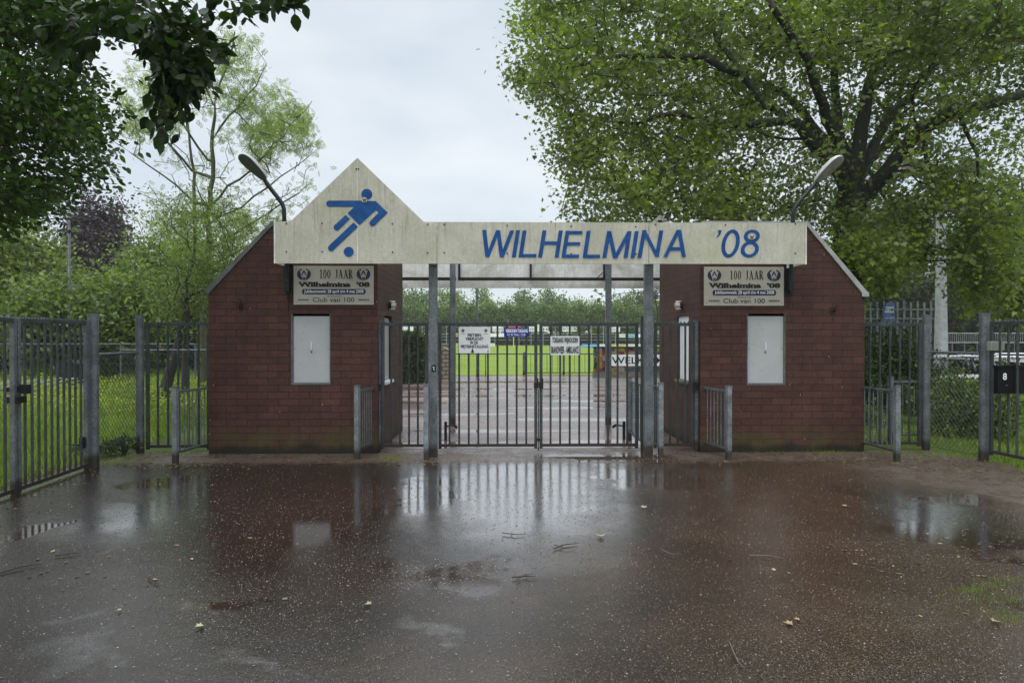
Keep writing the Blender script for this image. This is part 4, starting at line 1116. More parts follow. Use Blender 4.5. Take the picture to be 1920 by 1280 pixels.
# ------------------------------------------------------------------ letter box and lock box on the right gate
q0 = P(1871, 738, 8.75); q1 = P(1940, 688, 8.75)
t = thing('letter_box', ((q0.x+q1.x)/2, 8.75, q0.z), 'black metal letter box with a white figure eight on the barred gate', 'letter box')
b = MB(); b.box(q0.x, q1.x, 8.75, 8.83, q0.z, q1.z); bd = b.build('body', M_BLACKBOX, t, bevel=.006)
b = MB(); b.prism([(q0.x-.012, q1.z+.001), (q1.x+.012, q1.z+.001), (q1.x+.012, q1.z+.018), ((q0.x+q1.x)/2, q1.z+.03), (q0.x-.012, q1.z+.018)], 8.74, 8.84); b.build('lid', M_BLACKBOX, t)
text('8', 1880, 1887.5, 699, 712, 8.75, M_WHITE, t, .02)
b = MB(); q = P(1887, 722, 8.75); b.tube([(q.x, 8.75, q.z), (q.x, 8.742, q.z)], .008, 10); b.build('key_lock', M_GALVL, t)
q0 = P(1858, 657, 9.0); q1 = P(1884, 640, 9.0)
t = thing('lock_box', ((q0.x+q1.x)/2, 9.0, q0.z), 'grey metal lock box fixed to the gate above the letter box', 'lock box')
b = MB(); b.box(q0.x, q1.x, 9.0, 9.08, q0.z, q1.z); b.build('body', simple('grey_green_box', (.22, .235, .18), .5, 0, .15), t, bevel=.005)
b = MB(); b.box(q0.x+.02, q0.x+.07, 8.995, 8.999, q0.z+.03, q1.z-.02); b.build('plate', M_GALVL, t)

# ------------------------------------------------------------------ trees
M_PLEAF = m_leaf('plane_tree_leaf', (.120, .162, .043), .62, .42)
M_PLEAF.node_tree.nodes['Principled BSDF'].inputs['Specular IOR Level'].default_value = .45
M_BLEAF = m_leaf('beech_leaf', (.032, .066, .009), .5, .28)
M_NLEAF = m_leaf('beech_leaf_painted_shade', (.012, .028, .005), .5, .24, .45)  # same beech leaf, with its shade put into a darker colour
M_ALEAF = m_leaf('ash_leaf', (.165, .225, .08), .35, .40)
M_WLEAF = m_leaf('willow_leaf', (.105, .150, .048), .45, .34)
M_FLEAF = m_leaf('distant_leaf', (.085, .14, .035), .45, .25)
M_FLEAF2 = m_leaf('pale_distant_leaf', (.14, .20, .06), .40, .25)
M_LEFT = m_leaf('meadow_tree_leaf', (.078, .112, .036), .6, .32)
M_LEFT2 = m_leaf('pale_meadow_tree_leaf', (.118, .155, .055), .6, .34)
M_DLEAF = m_leaf('dark_woodland_leaf', (.035, .060, .020), .45, .2)
M_PURP = m_leaf('copper_beech_leaf', (.050, .030, .046), .4, .15, .5, (1, 1, 1))
M_HLEAF = m_leaf('hedge_leaf', (.034, .062, .016), .5, .22)
M_SHRUB = m_leaf('shrub_leaf', (.070, .105, .028), .5, .25)
M_BARK = m_bark('dark_plane_bark', (.010, .009, .007), (.030, .026, .020), (.018, .024, .010))
M_BARK2 = m_bark('mossy_ash_bark', (.035, .033, .024), (.075, .072, .045), (.065, .07, .022))
M_BARKD = m_bark('dark_bark', (.016, .014, .012), (.04, .035, .028))

def sample_poly(poly, n):
    """random photo points inside a polygon"""
    poly = np.array(poly, float); lo, hi = poly.min(0), poly.max(0); res = []
    while len(res) < n:
        q = rng.uniform(lo, hi, (n*2, 2)); x, y = q[:, 0], q[:, 1]; ins = np.zeros(len(q), bool); j = len(poly)-1
        for i in range(len(poly)):
            xi_, yi_ = poly[i]; xj, yj = poly[j]
            c_ = ((yi_ > y) != (yj > y)) & (x < (xj-xi_)*(y-yi_)/(yj-yi_+1e-12)+xi_); ins ^= c_; j = i
        res += list(q[ins])
    return np.array(res[:n])
def PP(q, Y): return np.array([P(a, b_, c)[:] for (a, b_), c in zip(q, Y)])

# big plane tree
YT = 17.0
tb = P(1588, 700, YT)
pt = thing('plane_tree', (tb.x, YT, 0), 'huge spreading plane tree behind the hut with the pale roof trim', 'tree')
sk = Skeleton()
tx = tb.x
sk.limb([(tx+.1, YT, -.1), (tx+.02, YT, 1.2), (tx-.02, YT, 3.0), tuple(P(1587, 470, YT)), tuple(P(1592, 352, YT))], .52, .33)
LB = [([(1612, 385), (1660, 315), (1730, 244), (1796, 206), (1899, 183), (1990, 150)], -1.5, .22, .07),
      ([(1588, 372), (1580, 328), (1533, 277), (1481, 225), (1435, 196), (1388, 140), (1331, 42)], -2.4, .20, .05),
      ([(1590, 360), (1561, 290), (1524, 234), (1467, 169), (1430, 159), (1340, 150)], 1.6, .17, .05),
      ([(1600, 350), (1608, 305), (1613, 234), (1636, 140), (1678, 90), (1690, -60)], .3, .21, .07),
      ([(1594, 350), (1580, 262), (1566, 190), (1561, 47), (1540, -80)], 1.8, .17, .06),
      ([(1606, 352), (1622, 310), (1678, 262), (1690, 178), (1720, 60)], 2.6, .17, .05),
      ([(1596, 350), (1560, 250), (1520, 120), (1450, 20), (1400, -120)], -3.4, .17, .05),
      ([(1604, 350), (1660, 230), (1760, 120), (1850, 30), (1930, -60)], 2.8, .15, .05),
      ([(1584, 400), (1540, 375), (1500, 385), (1440, 405)], 2.0, .07, .03),
      ([(1481, 225), (1380, 235), (1270, 215), (1160, 230)], -2.5, .10, .03),
      ([(1388, 140), (1280, 100), (1150, 110), (1050, 130)], -2.6, .09, .03),
      ([(1467, 169), (1330, 260), (1200, 300)], 2.8, .08, .03),
      ([(1730, 244), (1740, 300), (1750, 360), (1730, 410)], -1.7, .06, .02),
      ([(1796, 206), (1830, 290), (1850, 370)], -1.8, .06, .02)]
for pts, dy, r0, r1 in LB:
    n = len(pts); first = sk.p and (pts[0][1] > 340)
    P3 = []
    for i, (x, y) in enumerate(pts):
        f = min(1, (i+.0)/max(1, n-1)*1.6) if first else 1.0
        P3.append(tuple(P(x, y, YT+dy*f)))
    sk.limb(P3, r0, r1)
nbase = len(sk.p)
OUT = [(985, -260), (978, 0), (950, 60), (972, 95), (945, 130), (955, 165), (1010, 195), (1005, 235), (1045, 262), (1035, 325), (1060, 360), (1058, 430), (1150, 440), (1500, 430), (1600, 470), (1640, 520), (1800, 500), (1960, 470), (2060, 300), (2060, -260)]
tg = []
q = sample_poly(OUT, 900); tg.append(PP(q, YT+rng.uniform(-3.8, 4.2, len(q))))
LF = [(978, 0), (950, 60), (945, 130), (955, 165), (1005, 235), (1035, 325), (1058, 425), (1400, 425), (1430, 330), (1400, 120), (1400, -60), (980, -100)]
q = sample_poly(LF, 720); tg.append(PP(q, YT+rng.uniform(-4.2, 3.5, len(q))))
q = sample_poly([(1400, -100), (2000, -100), (2000, 120), (1400, 100)], 560); tg.append(PP(q, YT+rng.uniform(-3.5, 4, len(q))))
# drooping sprays on the right
q = sample_poly([(1400, 90), (1830, 60), (1850, 420), (1420, 420)], 230); tg.append(PP(q, YT+rng.uniform(.8, 4.0, len(q))))
q = sample_poly([(1605, 380), (1640, 380), (1920, 330), (1950, 470), (1900, 480), (1850, 540), (1760, 470), (1700, 520), (1650, 540), (1615, 500)], 260); tg.append(PP(q, YT+rng.uniform(-3.2, 1.5, len(q))))
q = sample_poly([(1615, 420), (1680, 420), (1660, 600), (1620, 590)], 55); tg.append(PP(q, YT+rng.uniform(-2, 1.5, len(q))))
q = sample_poly([(1760, 470), (1890, 430), (1905, 560), (1850, 600), (1790, 540)], 60); tg.append(PP(q, YT+rng.uniform(-2.6, 0, len(q))))
q = sample_poly([(1890, 520), (1950, 510), (1940, 610), (1905, 590)], 22); tg.append(PP(q, YT+rng.uniform(-3.6, -2.5, len(q))))
q = sample_poly([(1560, 390), (1620, 400), (1615, 540), (1575, 460)], 22); tg.append(PP(q, YT+rng.uniform(-1.4, .2, len(q))))
q = np.array([(1112, 545), (1128, 552), (1142, 560), (1150, 552), (1228, 556), (1234, 590), (1229, 620)]); tg.append(PP(q, np.full(len(q), 16.4)))
tg = np.concatenate(tg)
# limbs stay visible: thin out in front of the fork
def pix(w):
    d = w-np.array(CAM); f = d@np.array(FW); return np.stack([960+d@np.array(RT)/f*F, 640-d@np.array(UP)/f*F], 1)
pxy = pix(tg); infork = (pxy[:, 0] > 1440) & (pxy[:, 0] < 1800) & (pxy[:, 1] > 150) & (pxy[:, 1] < 400) & (tg[:, 1] < YT+.5)
keep = ~infork | (rng.uniform(size=len(tg)) < .72); tg = tg[keep]
sk.grow(tg, .5, .09, .05, start=max(0, 12))
tr = sk.mesh('trunk', M_BARK, pt, .0075, .40, 6)
lp, la = sk.leaf_points(40, .22)
pxy = pix(lp); keep = ~((pxy[:, 1] > 425) & (pxy[:, 0] < 1290) & (pxy[:, 0] > 700)) | ((pxy[:, 0] > 1100) & (pxy[:, 1] > 500) & (rng.uniform(size=len(pxy)) < .10)); lp, la = lp[keep], la[keep]; pxy = pix(lp); keep = ~((np.abs(pxy[:, 0]-1764) < 26) & (pxy[:, 1] > 395) & (rng.uniform(size=len(lp)) < .72)) & ~((np.abs(pxy[:, 0]-1238) < 26) & (pxy[:, 1] > 396) & (lp[:, 1] < 13.7)) & ~((pxy[:, 0] > 1622) & (pxy[:, 0] < 1752) & (pxy[:, 1] > 556)); lp, la = lp[keep], la[keep]
tint = np.clip(.45+.5*np.sin(lp[:, 0]*1.9+lp[:, 2]*1.3)*np.sin(lp[:, 1]*1.7+lp[:, 0]*.8)*.6+(.25*(pix(lp)[:, 1] > 430)), 0, 1)
cw = leaves('crown', lp, .108, M_PLEAF, pt, 'plane', .35, None, tint, .9)

# beech by the side of the forecourt, its foliage reaches over from outside the frame
bt = thing('beech_tree', (-9.6, 7.6, 0), 'dark leafy beech tree reaching in over the long barred gates', 'tree')
sk = Skeleton(); sk.limb([(-9.6, 7.6, -.1), (-9.5, 7.7, 2.2), (-9.3, 7.8, 5.0), (-9.2, 7.8, 8.5)], .32, .15)
sk.limb([(-9.4, 7.7, 3.4), (-8.2, 8.4, 4.6), (-6.8, 8.8, 5.6)], .13, .04); sk.limb([(-9.3, 7.8, 4.4), (-7.6, 7.0, 5.5), (-5.6, 5.6, 5.1), (-4.2, 4.9, 4.6)], .12, .03)
BO = [(-240, -160), (330, -160), (330, -20), (260, 10), (190, 40), (140, 90), (150, 130), (215, 165), (235, 235), (215, 330), (170, 355), (135, 330), (110, 385), (20, 430), (-240, 440)]
q = sample_poly(BO, 620); T = PP(q, rng.uniform(7.4, 10.4, len(q)))
sk.grow(T, .4, .07, .06, start=4); sk.mesh('trunk', M_BARKD, bt, .005, .42, 5)
lp, la = sk.leaf_points(52, .14)
leaves('crown', lp, .084, M_BLEAF, bt, 'beech', .5, la, None, .5)
# nearer hanging bough of the same tree
sk2 = Skeleton(); sk2.limb([(-4.2, 4.9, 4.6), tuple(P(120, -120, 4.9)), tuple(P(240, -60, 4.7)), tuple(P(300, 40, 4.6)), tuple(P(330, 130, 4.5)), tuple(P(318, 205, 4.5))], .03, .006)
sk2.limb([tuple(P(240, -60, 4.7)), tuple(P(420, -50, 4.5)), tuple(P(520, -20, 4.4))], .012, .004)
NB = [([(262, 30), (395, -20), (408, 60), (430, 90), (412, 100), (395, 130), (380, 175), (300, 120), (268, 100)], 78),
      ([(300, 90), (385, 100), (380, 160), (365, 205), (345, 220), (292, 165), (288, 120)], 44), ([(275, 190), (325, 210), (310, 262), (290, 245)], 10),
      ([(178, 10), (270, 0), (265, 45), (215, 60), (190, 40)], 16), ([(75, 10), (175, 30), (165, 110), (120, 105), (60, 60)], 22), ([(425, -20), (500, -15), (485, 30), (445, 15)], 7), ([(490, -15), (578, -18), (566, 22), (540, 18)], 8)]
T = []
for poly, n in NB: q = sample_poly(poly, n); T.append(PP(q, rng.uniform(4.2, 5.0, n)))
sk2.grow(np.concatenate(T), .16, .02, .04)
bo = sk2.mesh('bough', M_BARKD, bt, .0022, .40, 5)
lp, la = sk2.leaf_points(7, .035)
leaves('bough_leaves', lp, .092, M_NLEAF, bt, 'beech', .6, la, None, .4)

# ash behind the left hut: bare limbs with light leaf tufts
Ya = 21.0
ab = P(379, 725, Ya)
at_ = thing('ash_tree', (ab.x, Ya, 0), 'tall sparse ash with bare limbs and pale leaf tufts behind the dark roofed hut', 'tree')
sk = Skeleton()
sk.limb([tuple(P(379, 745, Ya)), tuple(P(380, 600, Ya)), tuple(P(390, 480, Ya)), tuple(P(396, 330, Ya)), tuple(P(402, 190, Ya)), tuple(P(425, 120, Ya)), tuple(P(440, 60, Ya))], .15, .02)
sk.limb([tuple(P(383, 560, Ya)), tuple(P(366, 470, Ya+.6)), tuple(P(360, 300, Ya+.8)), tuple(P(352, 230, Ya+1)), tuple(P(300, 150, Ya+1))], .09, .015)
for pts in ([(396, 385), (430, 350), (500, 290), (560, 220), (585, 190)], [(392, 420), (450, 390), (530, 330), (600, 275)], [(388, 470), (440, 440), (500, 400), (560, 360), (580, 345)], [(400, 260), (430, 220), (480, 160), (500, 120)],
            [(360, 320), (300, 250), (230, 200), (205, 180)], [(364, 380), (310, 330), (250, 290), (205, 260)], [(402, 200), (380, 150), (370, 110)], [(390, 300), (340, 230), (280, 120), (240, 110)], [(386, 500), (430, 480), (490, 450)]):
    sk.limb([tuple(P(x, y, Ya+rng.uniform(-1.2, 1.2)*min(1, i/2))) for i, (x, y) in enumerate(pts)], .04, .008)
q1_ = sample_poly([(210, 210), (230, 120), (300, 130), (350, 150), (420, 60), (460, 60), (500, 110), (520, 160), (470, 230), (420, 160), (380, 210), (300, 230), (250, 260)], 80)
q2_ = sample_poly([(470, 230), (520, 190), (560, 190), (600, 270), (570, 300), (520, 290), (500, 330), (460, 300)], 60)
q3_ = sample_poly([(300, 430), (380, 350), (470, 400), (560, 330), (580, 350), (520, 420), (440, 520), (320, 520)], 100)
q4_ = sample_poly([(420, 100), (560, 180), (600, 380), (500, 430), (380, 500), (250, 400), (230, 200)], 190)
Q = np.concatenate([q1_, q2_, q3_, q4_])
sk.grow(PP(Q, Ya+rng.uniform(-1.8, 1.8, len(Q))), .4, .07, .06, start=10); sk.mesh('trunk', M_BARK2, at_, .0085, .40, 5)
p = np.array(sk.p); lp = []
tips = sk.tips; pos = np.array([p[t_[0]] for t_ in tips]); pxx = pix(pos)
for (t_, q_), (x, y) in zip(tips, pxx):
    tuft = (y < 260 and x > 400) or (x > 470 and 180 < y < 300) or (y > 400) or (x < 330 and y < 250)
    n = 22 if tuft else (9 if rng.uniform() < .5 else 0)
    if n: lp.append(p[t_][None]+rng.normal(0, .17, (n, 3)))
leaves('crown', np.concatenate(lp), .19, M_ALEAF, at_, 'pinnate', .2, None, None, .5)

# generic smaller trees --------------------------------------------------
def blob_tree(name, x, y, h, w, m, bark, label, cat='tree', group=None, nl=1500, size=.3, zlo=.25, kind='oval', nt_=60, trunk=.1, lean=0, shape=1.0, tip=.01, spread=.4):
    t = thing(name, (x, y, 0), label, cat, group)
    s = Skeleton(); s.limb([(x, y, -.1), (x+lean*.3, y, h*.3), (x+lean, y, h*.75)], trunk, trunk*.3)
    c = np.array([x+lean, y, h*(zlo+(1-zlo)/2)]); rad = np.array([w/2, w/2*shape, h*(1-zlo)/2])
    u = rng.normal(size=(nt_, 3)); u /= np.linalg.norm(u, axis=1)[:, None]
    lump = 1+.18*np.sin(u[:, 0]*5+x)*np.cos(u[:, 2]*4+y)
    T = c+u*rad*(rng.uniform(.25, .97, (nt_, 1))**.6)*lump[:, None]
    s.grow(T, max(.4, w*.1), w*.012, .05, start=1); s.mesh('trunk', bark, t, tip, .45, 4)
    lp, _ = s.leaf_points(max(1, nl//nt_), spread)
    leaves('crown', lp, size, m, t, kind, .2, None, None, .8)
    return t

# trees of the left background
blob_tree('willow_tree', P(340, 600, 17.5).x, 17.5, 5.9, 3.0, M_WLEAF, M_BARKD, 'small bushy willow with a leaning dark trunk beside the hut with the dark slope', nl=9500, size=.10, zlo=.27, kind='slim', nt_=170, trunk=.10, lean=.35, spread=.22, tip=.007)
w2 = P(318, 700, 17.0)
LT = 'trees beyond the bicycle racks'
for (px, Y, h, w, m, lab, n) in [(40, 33, 7.2, 5.5, M_LEFT2, 'pale green rounded tree beyond the racks, at the frame edge', 5200), (150, 37, 5.0, 6, M_LEFT, 'mid green tree standing behind the thin grey lamp pole', 4200),
                                 (-60, 30, 8.5, 7, M_LEFT2, 'pale tree outside the racks, half hidden by beech leaves', 2600), (285, 40, 7.4, 6, M_LEFT2, 'broad pale tree behind the willow and ash', 4600), (330, 33, 6.2, 5, M_LEFT, 'low bushy tree directly behind the willow', 4200),
                                 (0, 44, 9.6, 7, M_LEFT, 'taller mid green tree far behind the racks', 3400), (400, 45, 8.2, 7, M_LEFT, 'tree far behind the ash trunk beside the hut', 3000), (110, 28, 3.9, 4.2, M_WLEAF, 'low pale shrubby tree close behind the dark hedge', 3400),
                                 (225, 29, 4.4, 4.6, M_WLEAF, 'bushy pale tree above the low wire mesh fence', 3600)]:
    blob_tree('leafy_tree', P(px, 600, Y).x, Y, h, w, m, M_BARKD, lab, group=LT, nl=int(n*2.1), size=.23, zlo=.12, nt_=120, trunk=.12, spread=.5)
blob_tree('copper_beech', P(190, 600, 58).x, 58, 14.6, 6.4, M_PURP, M_BARKD, 'dark purple copper beech far behind the pale trees', nl=16000, size=.36, zlo=.1, nt_=110, trunk=.25, spread=.7)
blob_tree('copper_beech', P(30, 600, 62).x, 62, 14.0, 8.5, M_DLEAF, M_BARKD, 'tall dark tree behind the beech foliage at the frame edge', nl=3500, size=.4, zlo=.1, nt_=90, trunk=.25, spread=.7)

# right background woodland
RTG = 'woodland trees behind the floodlight mast'
woods = [(1640, 52, 12, 9), (1720, 60, 14, 11), (1800, 55, 11.5, 10), (1880, 58, 13, 11), (1960, 52, 12, 10), (1680, 72, 17, 13), (1770, 75, 19, 14), (1860, 78, 17, 13), (1950, 72, 16, 12), (1580, 66, 13, 12), (2040, 60, 14, 12)]
for i, (px, Y, h, w) in enumerate(woods):
    lab = ['dark green tree just behind the blue sign fence', 'dark rounded tree left of the floodlight mast', 'dark tree right of the floodlight mast', 'dark bushy tree above the far terrace railing', 'dark tree beyond the letter box gate', 'tall dim tree behind the blue sign', 'tallest dim tree behind the mast',
           'tall dim tree above the terrace', 'tall dim tree at the frame edge', 'dim tree behind the plane tree trunk', 'dark tree outside the letter box gate'][i]
    blob_tree('woodland_tree', P(px, 600, Y).x, Y, h, w, M_DLEAF if i < 5 else M_FLEAF, M_BARKD, lab, group=RTG, nl=3600, size=.38, zlo=.06, nt_=90, trunk=.22, spread=.75)

# line of clipped trees across the far side of the pitch
def lime_tree(h=7.7, w=4.6):
    t = thing('lime_tree', (0, 0, 0), 'x', 'tree', 'clipped limes in a row across the far side of the pitch')
    s = Skeleton(); s.limb([(0, 0, -.1), (0, 0, 2.5), (0, 0, 6.6)], .16, .05)
    u = rng.normal(size=(70, 3)); u /= np.linalg.norm(u, axis=1)[:, None]
    T = np.array([0, 0, 5.15])+u*np.array([w/2, 1.5, 2.4])*rng.uniform(.4, 1., (70, 1))**.5
    T = np.concatenate([T, np.stack([rng.uniform(-w/2, w/2, 30), rng.uniform(-1.2, 1.2, 30), rng.uniform(3.2, 4.2, 30)], 1)])
    s.grow(T, .7, .05, .04, start=3); s.mesh('trunk', M_BARKD, t, .012, .42, 4)
    lp, _ = s.leaf_points(48, .45); leaves('crown', lp, .42, M_FLEAF, t, 'oval', .2, None, None, .8)
    return t
protos = [lime_tree(), lime_tree(7.9, 4.8), lime_tree(7.5, 4.6)]
YL = 126
words_ = ['first', 'second', 'third', 'fourth', 'fifth', 'sixth', 'seventh', 'eighth', 'ninth', 'tenth', 'eleventh', 'twelfth', 'thirteenth', 'fourteenth', 'fifteenth', 'sixteenth']
for i in range(16):
    x = P(745, 600, YL).x+i*3.35
    o = protos[i] if i < 3 else copy_thing(protos[i % 3], (0, 0, 0))
    o.location = (x, YL+random.uniform(-.4, .4), 0); o.rotation_euler = (0, 0, 0 if i % 2 else math.pi); o.scale = (1, 1, random.uniform(.97, 1.04))
    o['label'] = 'clipped lime tree, %s from the hut by the leaning tree in the far row' % words_[i]
# taller trees behind the row
TBG = 'taller trees above the clipped row'
for i, (px, Y, h, w, m, n) in enumerate([(775, 140, 12.6, 11, M_FLEAF, 2600), (835, 150, 12.0, 10, M_FLEAF2, 2200), (905, 148, 12.4, 7.5, M_FLEAF2, 2000), (985, 150, 12.2, 10, M_FLEAF, 2400), (1035, 156, 12.4, 10, M_FLEAF, 2400), (1075, 150, 10.2, 8, M_FLEAF, 1800),
                                         (1180, 160, 12.2, 12, M_FLEAF, 2600), (1225, 150, 13.5, 11, M_DLEAF, 2400), (1120, 165, 11.0, 10, M_FLEAF2, 1800), (870, 165, 10.0, 9, M_DLEAF, 1500)]):
    lab = ['dense tree just past the hut edge behind the ball net', 'pale tree behind the ball net', 'pale pointed tree behind the ball net pole', 'broad airy tree over the middle of the clipped row', 'second airy tree over the middle of the row', 'smaller tree right of the airy pair',
           'round misty tree behind the rear post by the welcome wall', 'dark tree touching the hut edge by the plane tree', 'low pale tree in the sky gap', 'dark low tree behind the clipped row near the net pole'][i]
    blob_tree('field_tree', P(px, 600, Y).x, Y, h, w, m, M_BARKD, lab, group=TBG, nl=int(n*1.8), size=.60, zlo=.1, nt_=70, trunk=.25, spread=.8)

# dark hedge across the far end of the pitch, hedge behind the racks, hedge block in the yard
def hedge(name, x0, x1, y0, y1, h, n, size, m, label, z0=0., kind='oval', cat='hedge'):
    t = thing(name, ((x0+x1)/2, y0, 0), label, cat)
    b = MB(); i_ = min(size*.8, (x1-x0)*.2, (y1-y0)*.3); b.box(x0+i_, x1-i_, y0+i_, y1-i_, -.03, h-size*.7); b.build('branch_core', M_BARKD, t)
    L_, W_h = x1-x0, y1-y0; A = np.array([L_*h, L_*W_h, W_h*h, W_h*h]); A = A/A.sum(); ff = rng.choice(4, n, p=A)
    u, v = rng.uniform(size=n), rng.uniform(size=n); dp = np.abs(rng.normal(0, size*.6, n))
    wob = .06*h*np.sin(u*L_*2.3)*np.sin(u*L_*.7+1)
    pos = np.where((ff == 0)[:, None], np.stack([x0+u*L_, y0+dp, z0+v*(h-z0)], 1), np.where((ff == 1)[:, None], np.stack([x0+u*L_, y0+v*W_h, h-dp+wob], 1),
          np.where((ff == 2)[:, None], np.stack([x0+dp, y0+u*W_h, z0+v*(h-z0)], 1), np.stack([x1-dp, y0+u*W_h, z0+v*(h-z0)], 1))))
    leaves('foliage', pos, size, m, t, kind, .1, None, None, .5)
    return t
hedge('field_hedge', P(740, 600, 130).x, P(1245, 600, 130).x+6, 130, 131.5, 2.2, 6500, .40, M_DLEAF, 'long dark hedge at the far end of the pitch under the clipped row')
hedge('garden_hedge', -26, -9.2, 33.0, 34.4, 1.65, 8000, .16, M_HLEAF, 'dark low hedge behind the racks and the litter bin')
a, c = P(752, 718, 24.6), P(791, 718, 24.6)
hedge('square_hedge', a.x-.6, c.x, 24.6, 26.0, P(760, 627, 24.6).z, 5200, .095, M_HLEAF, 'square clipped dark green hedge at the yard edge, beside the hut')

hedge('woodland_edge', 28, 92, 53.0, 56.0, 6.2, 26000, .36, M_DLEAF, 'dark leafy woodland edge beyond the terrace and the mast')
# shrubs
def shrub(x, y, h, w, label, m=M_SHRUB, nl=4000, size=.06, nt_=120, name='shrub', kind='oval', shape=.8, group=None, spread=.10):
    t = thing(name, (x, y, 0), label, 'shrub', group)
    s = Skeleton(); s.limb([(x, y, -.05), (x, y, .2)], .03, .02)
    u = rng.normal(size=(nt_, 3)); u /= np.linalg.norm(u, axis=1)[:, None]; u[:, 2] = np.abs(u[:, 2])
    T = np.array([x, y, .08])+u*np.array([w/2, w/2*shape, h-.1])*rng.uniform(.35, 1., (nt_, 1))**.6
    s.grow(T, .16, .02, .03); s.mesh('stem', M_BARKD, t, .004, .4, 4)
    lp, _ = s.leaf_points(max(1, nl//nt_), spread); leaves('foliage', lp, size, m, t, kind, .1, None, None, .8)
    return t
q = P(1800, 800, 11.6); shrub(q.x, 11.6, 1.25, 1.2, 'leafy green shrub behind the low wire mesh, next to the letter box side', nl=2700, size=.07, nt_=120)
q = P(1755, 800, 13.0); shrub(q.x, 13.0, .8, 1.2, 'small low shrub behind the mesh near the round post', nl=1800, size=.07, nt_=60)
q = P(1890, 800, 11.0); shrub(q.x, 11.0, 1.35, 1.1, 'open twiggy shrub behind the letter box gate', nl=1500, size=.07, nt_=70)
q = P(1668, 700, 15.0); shrub(q.x, 15.0, 1.95, 2.1, 'big dark bush behind the side gate by the plane tree', M_HLEAF, 9000, .08, 220, 'dark_bush', spread=.16)
q = P(1640, 700, 12.4); shrub(q.x, 12.6, .35, 1.0, 'low ground plant behind the side gate by the plane tree', M_SHRUB, 900, .06, 40)
q = P(1720, 690, 17.5); shrub(q.x, 17.5, 1.2, 2.4, 'wide dark bush left of the floodlight mast foot', M_HLEAF, 3500, .09, 110, 'dark_bush', spread=.2)
q = G(262, 842); shrub(q.x, 9.9, .30, .55, 'ivy tangle at the foot of the round post by the side gate', M_HLEAF, 500, .06, 36, 'ivy_tangle', spread=.04)
q = G(215, 848); shrub(q.x-.15, 9.75, .22, .55, 'low weeds under the wire mesh between round posts', M_SHRUB, 420, .05, 30, 'weeds', spread=.05)

# ------------------------------------------------------------------ grass
def grass(name, n, x0, x1, y0, y1, h, m, label, ymax=None, inside=None, w=.008, pw=1.6, z=0.):
    u = rng.uniform(0, 1, n)**pw; y = y0+(y1-y0)*u
    sp = 1.0; x = rng.uniform(x0, x1, n)
    if inside is not None:
        k_ = inside(x, y); x, y = x[k_], y[k_]
    n = len(x); hh = h*rng.uniform(.4, 1.3, n)*(1+.5*np.sin(x*2.1)*np.sin(y*1.7)); a = rng.uniform(0, 2*np.pi, n); ww = w*(1+y/14)
    dx, dy = np.cos(a)*ww, np.sin(a)*ww; lx, ly = rng.normal(0, .35, n)*hh, rng.normal(0, .35, n)*hh
    V = np.stack([np.stack([x-dx, y-dy, np.zeros(n)+z-.02], 1), np.stack([x+dx, y+dy, np.zeros(n)+z-.02], 1), np.stack([x+lx, y+ly, z+hh], 1)], 1).reshape(-1, 3)
    me = bpy.data.meshes.new(name); me.vertices.add(len(V)); me.vertices.foreach_set('co', V.astype(np.float32).ravel())
    me.loops.add(n*3); me.loops.foreach_set('vertex_index', np.arange(n*3, dtype=np.int32)); me.polygons.add(n); me.polygons.foreach_set('loop_start', np.arange(0, n*3, 3, dtype=np.int32))
    at = me.attributes.new('tint', 'FLOAT', 'FACE'); at.data.foreach_set('value', np.clip(.5+.3*np.sin(x*1.3+y*.9)+rng.normal(0, .2, n), 0, 1).astype(np.float32))
    me.update(calc_edges=True); me.validate(); me['local'] = 1
    return tag(link(name, me, m), label, 'grass', kind='stuff')
M_GRASS = m_leaf('tall_grass_blade', (.15, .21, .038), .40, .35, .5)
M_GRASS2 = m_leaf('lawn_grass_blade', (.15, .22, .03), .30, .35, .5)
grass('tall_grass', 60000, -26, -5.6, 7.5, 33, .20, M_GRASS, 'long green meadow grass around the racks and leaning tree', inside=lambda x, y: (x > -1.05*y-1) & ((x < -5.62) | (y > 10.3)) & ((x < -4.5) | (y > 13)) & (x < -4.4-.0*y) & ((x < -8.5) | (y < 20) | (x < -.4*y+.0)), w=.009)
grass('lawn_grass', 45000, 4.9, 26, 8, 27, .07, M_GRASS2, 'short green lawn behind the mesh by the plane tree', inside=lambda x, y: (x < 1.05*y+1) & ((x > 6.6) | (y > 10.4)) & (x > .42*y+.0), w=.009)
grass('wet_turf', 1800, -.5, 1, 0, 1, .05, M_GRASS, 'x', inside=None) if False else None
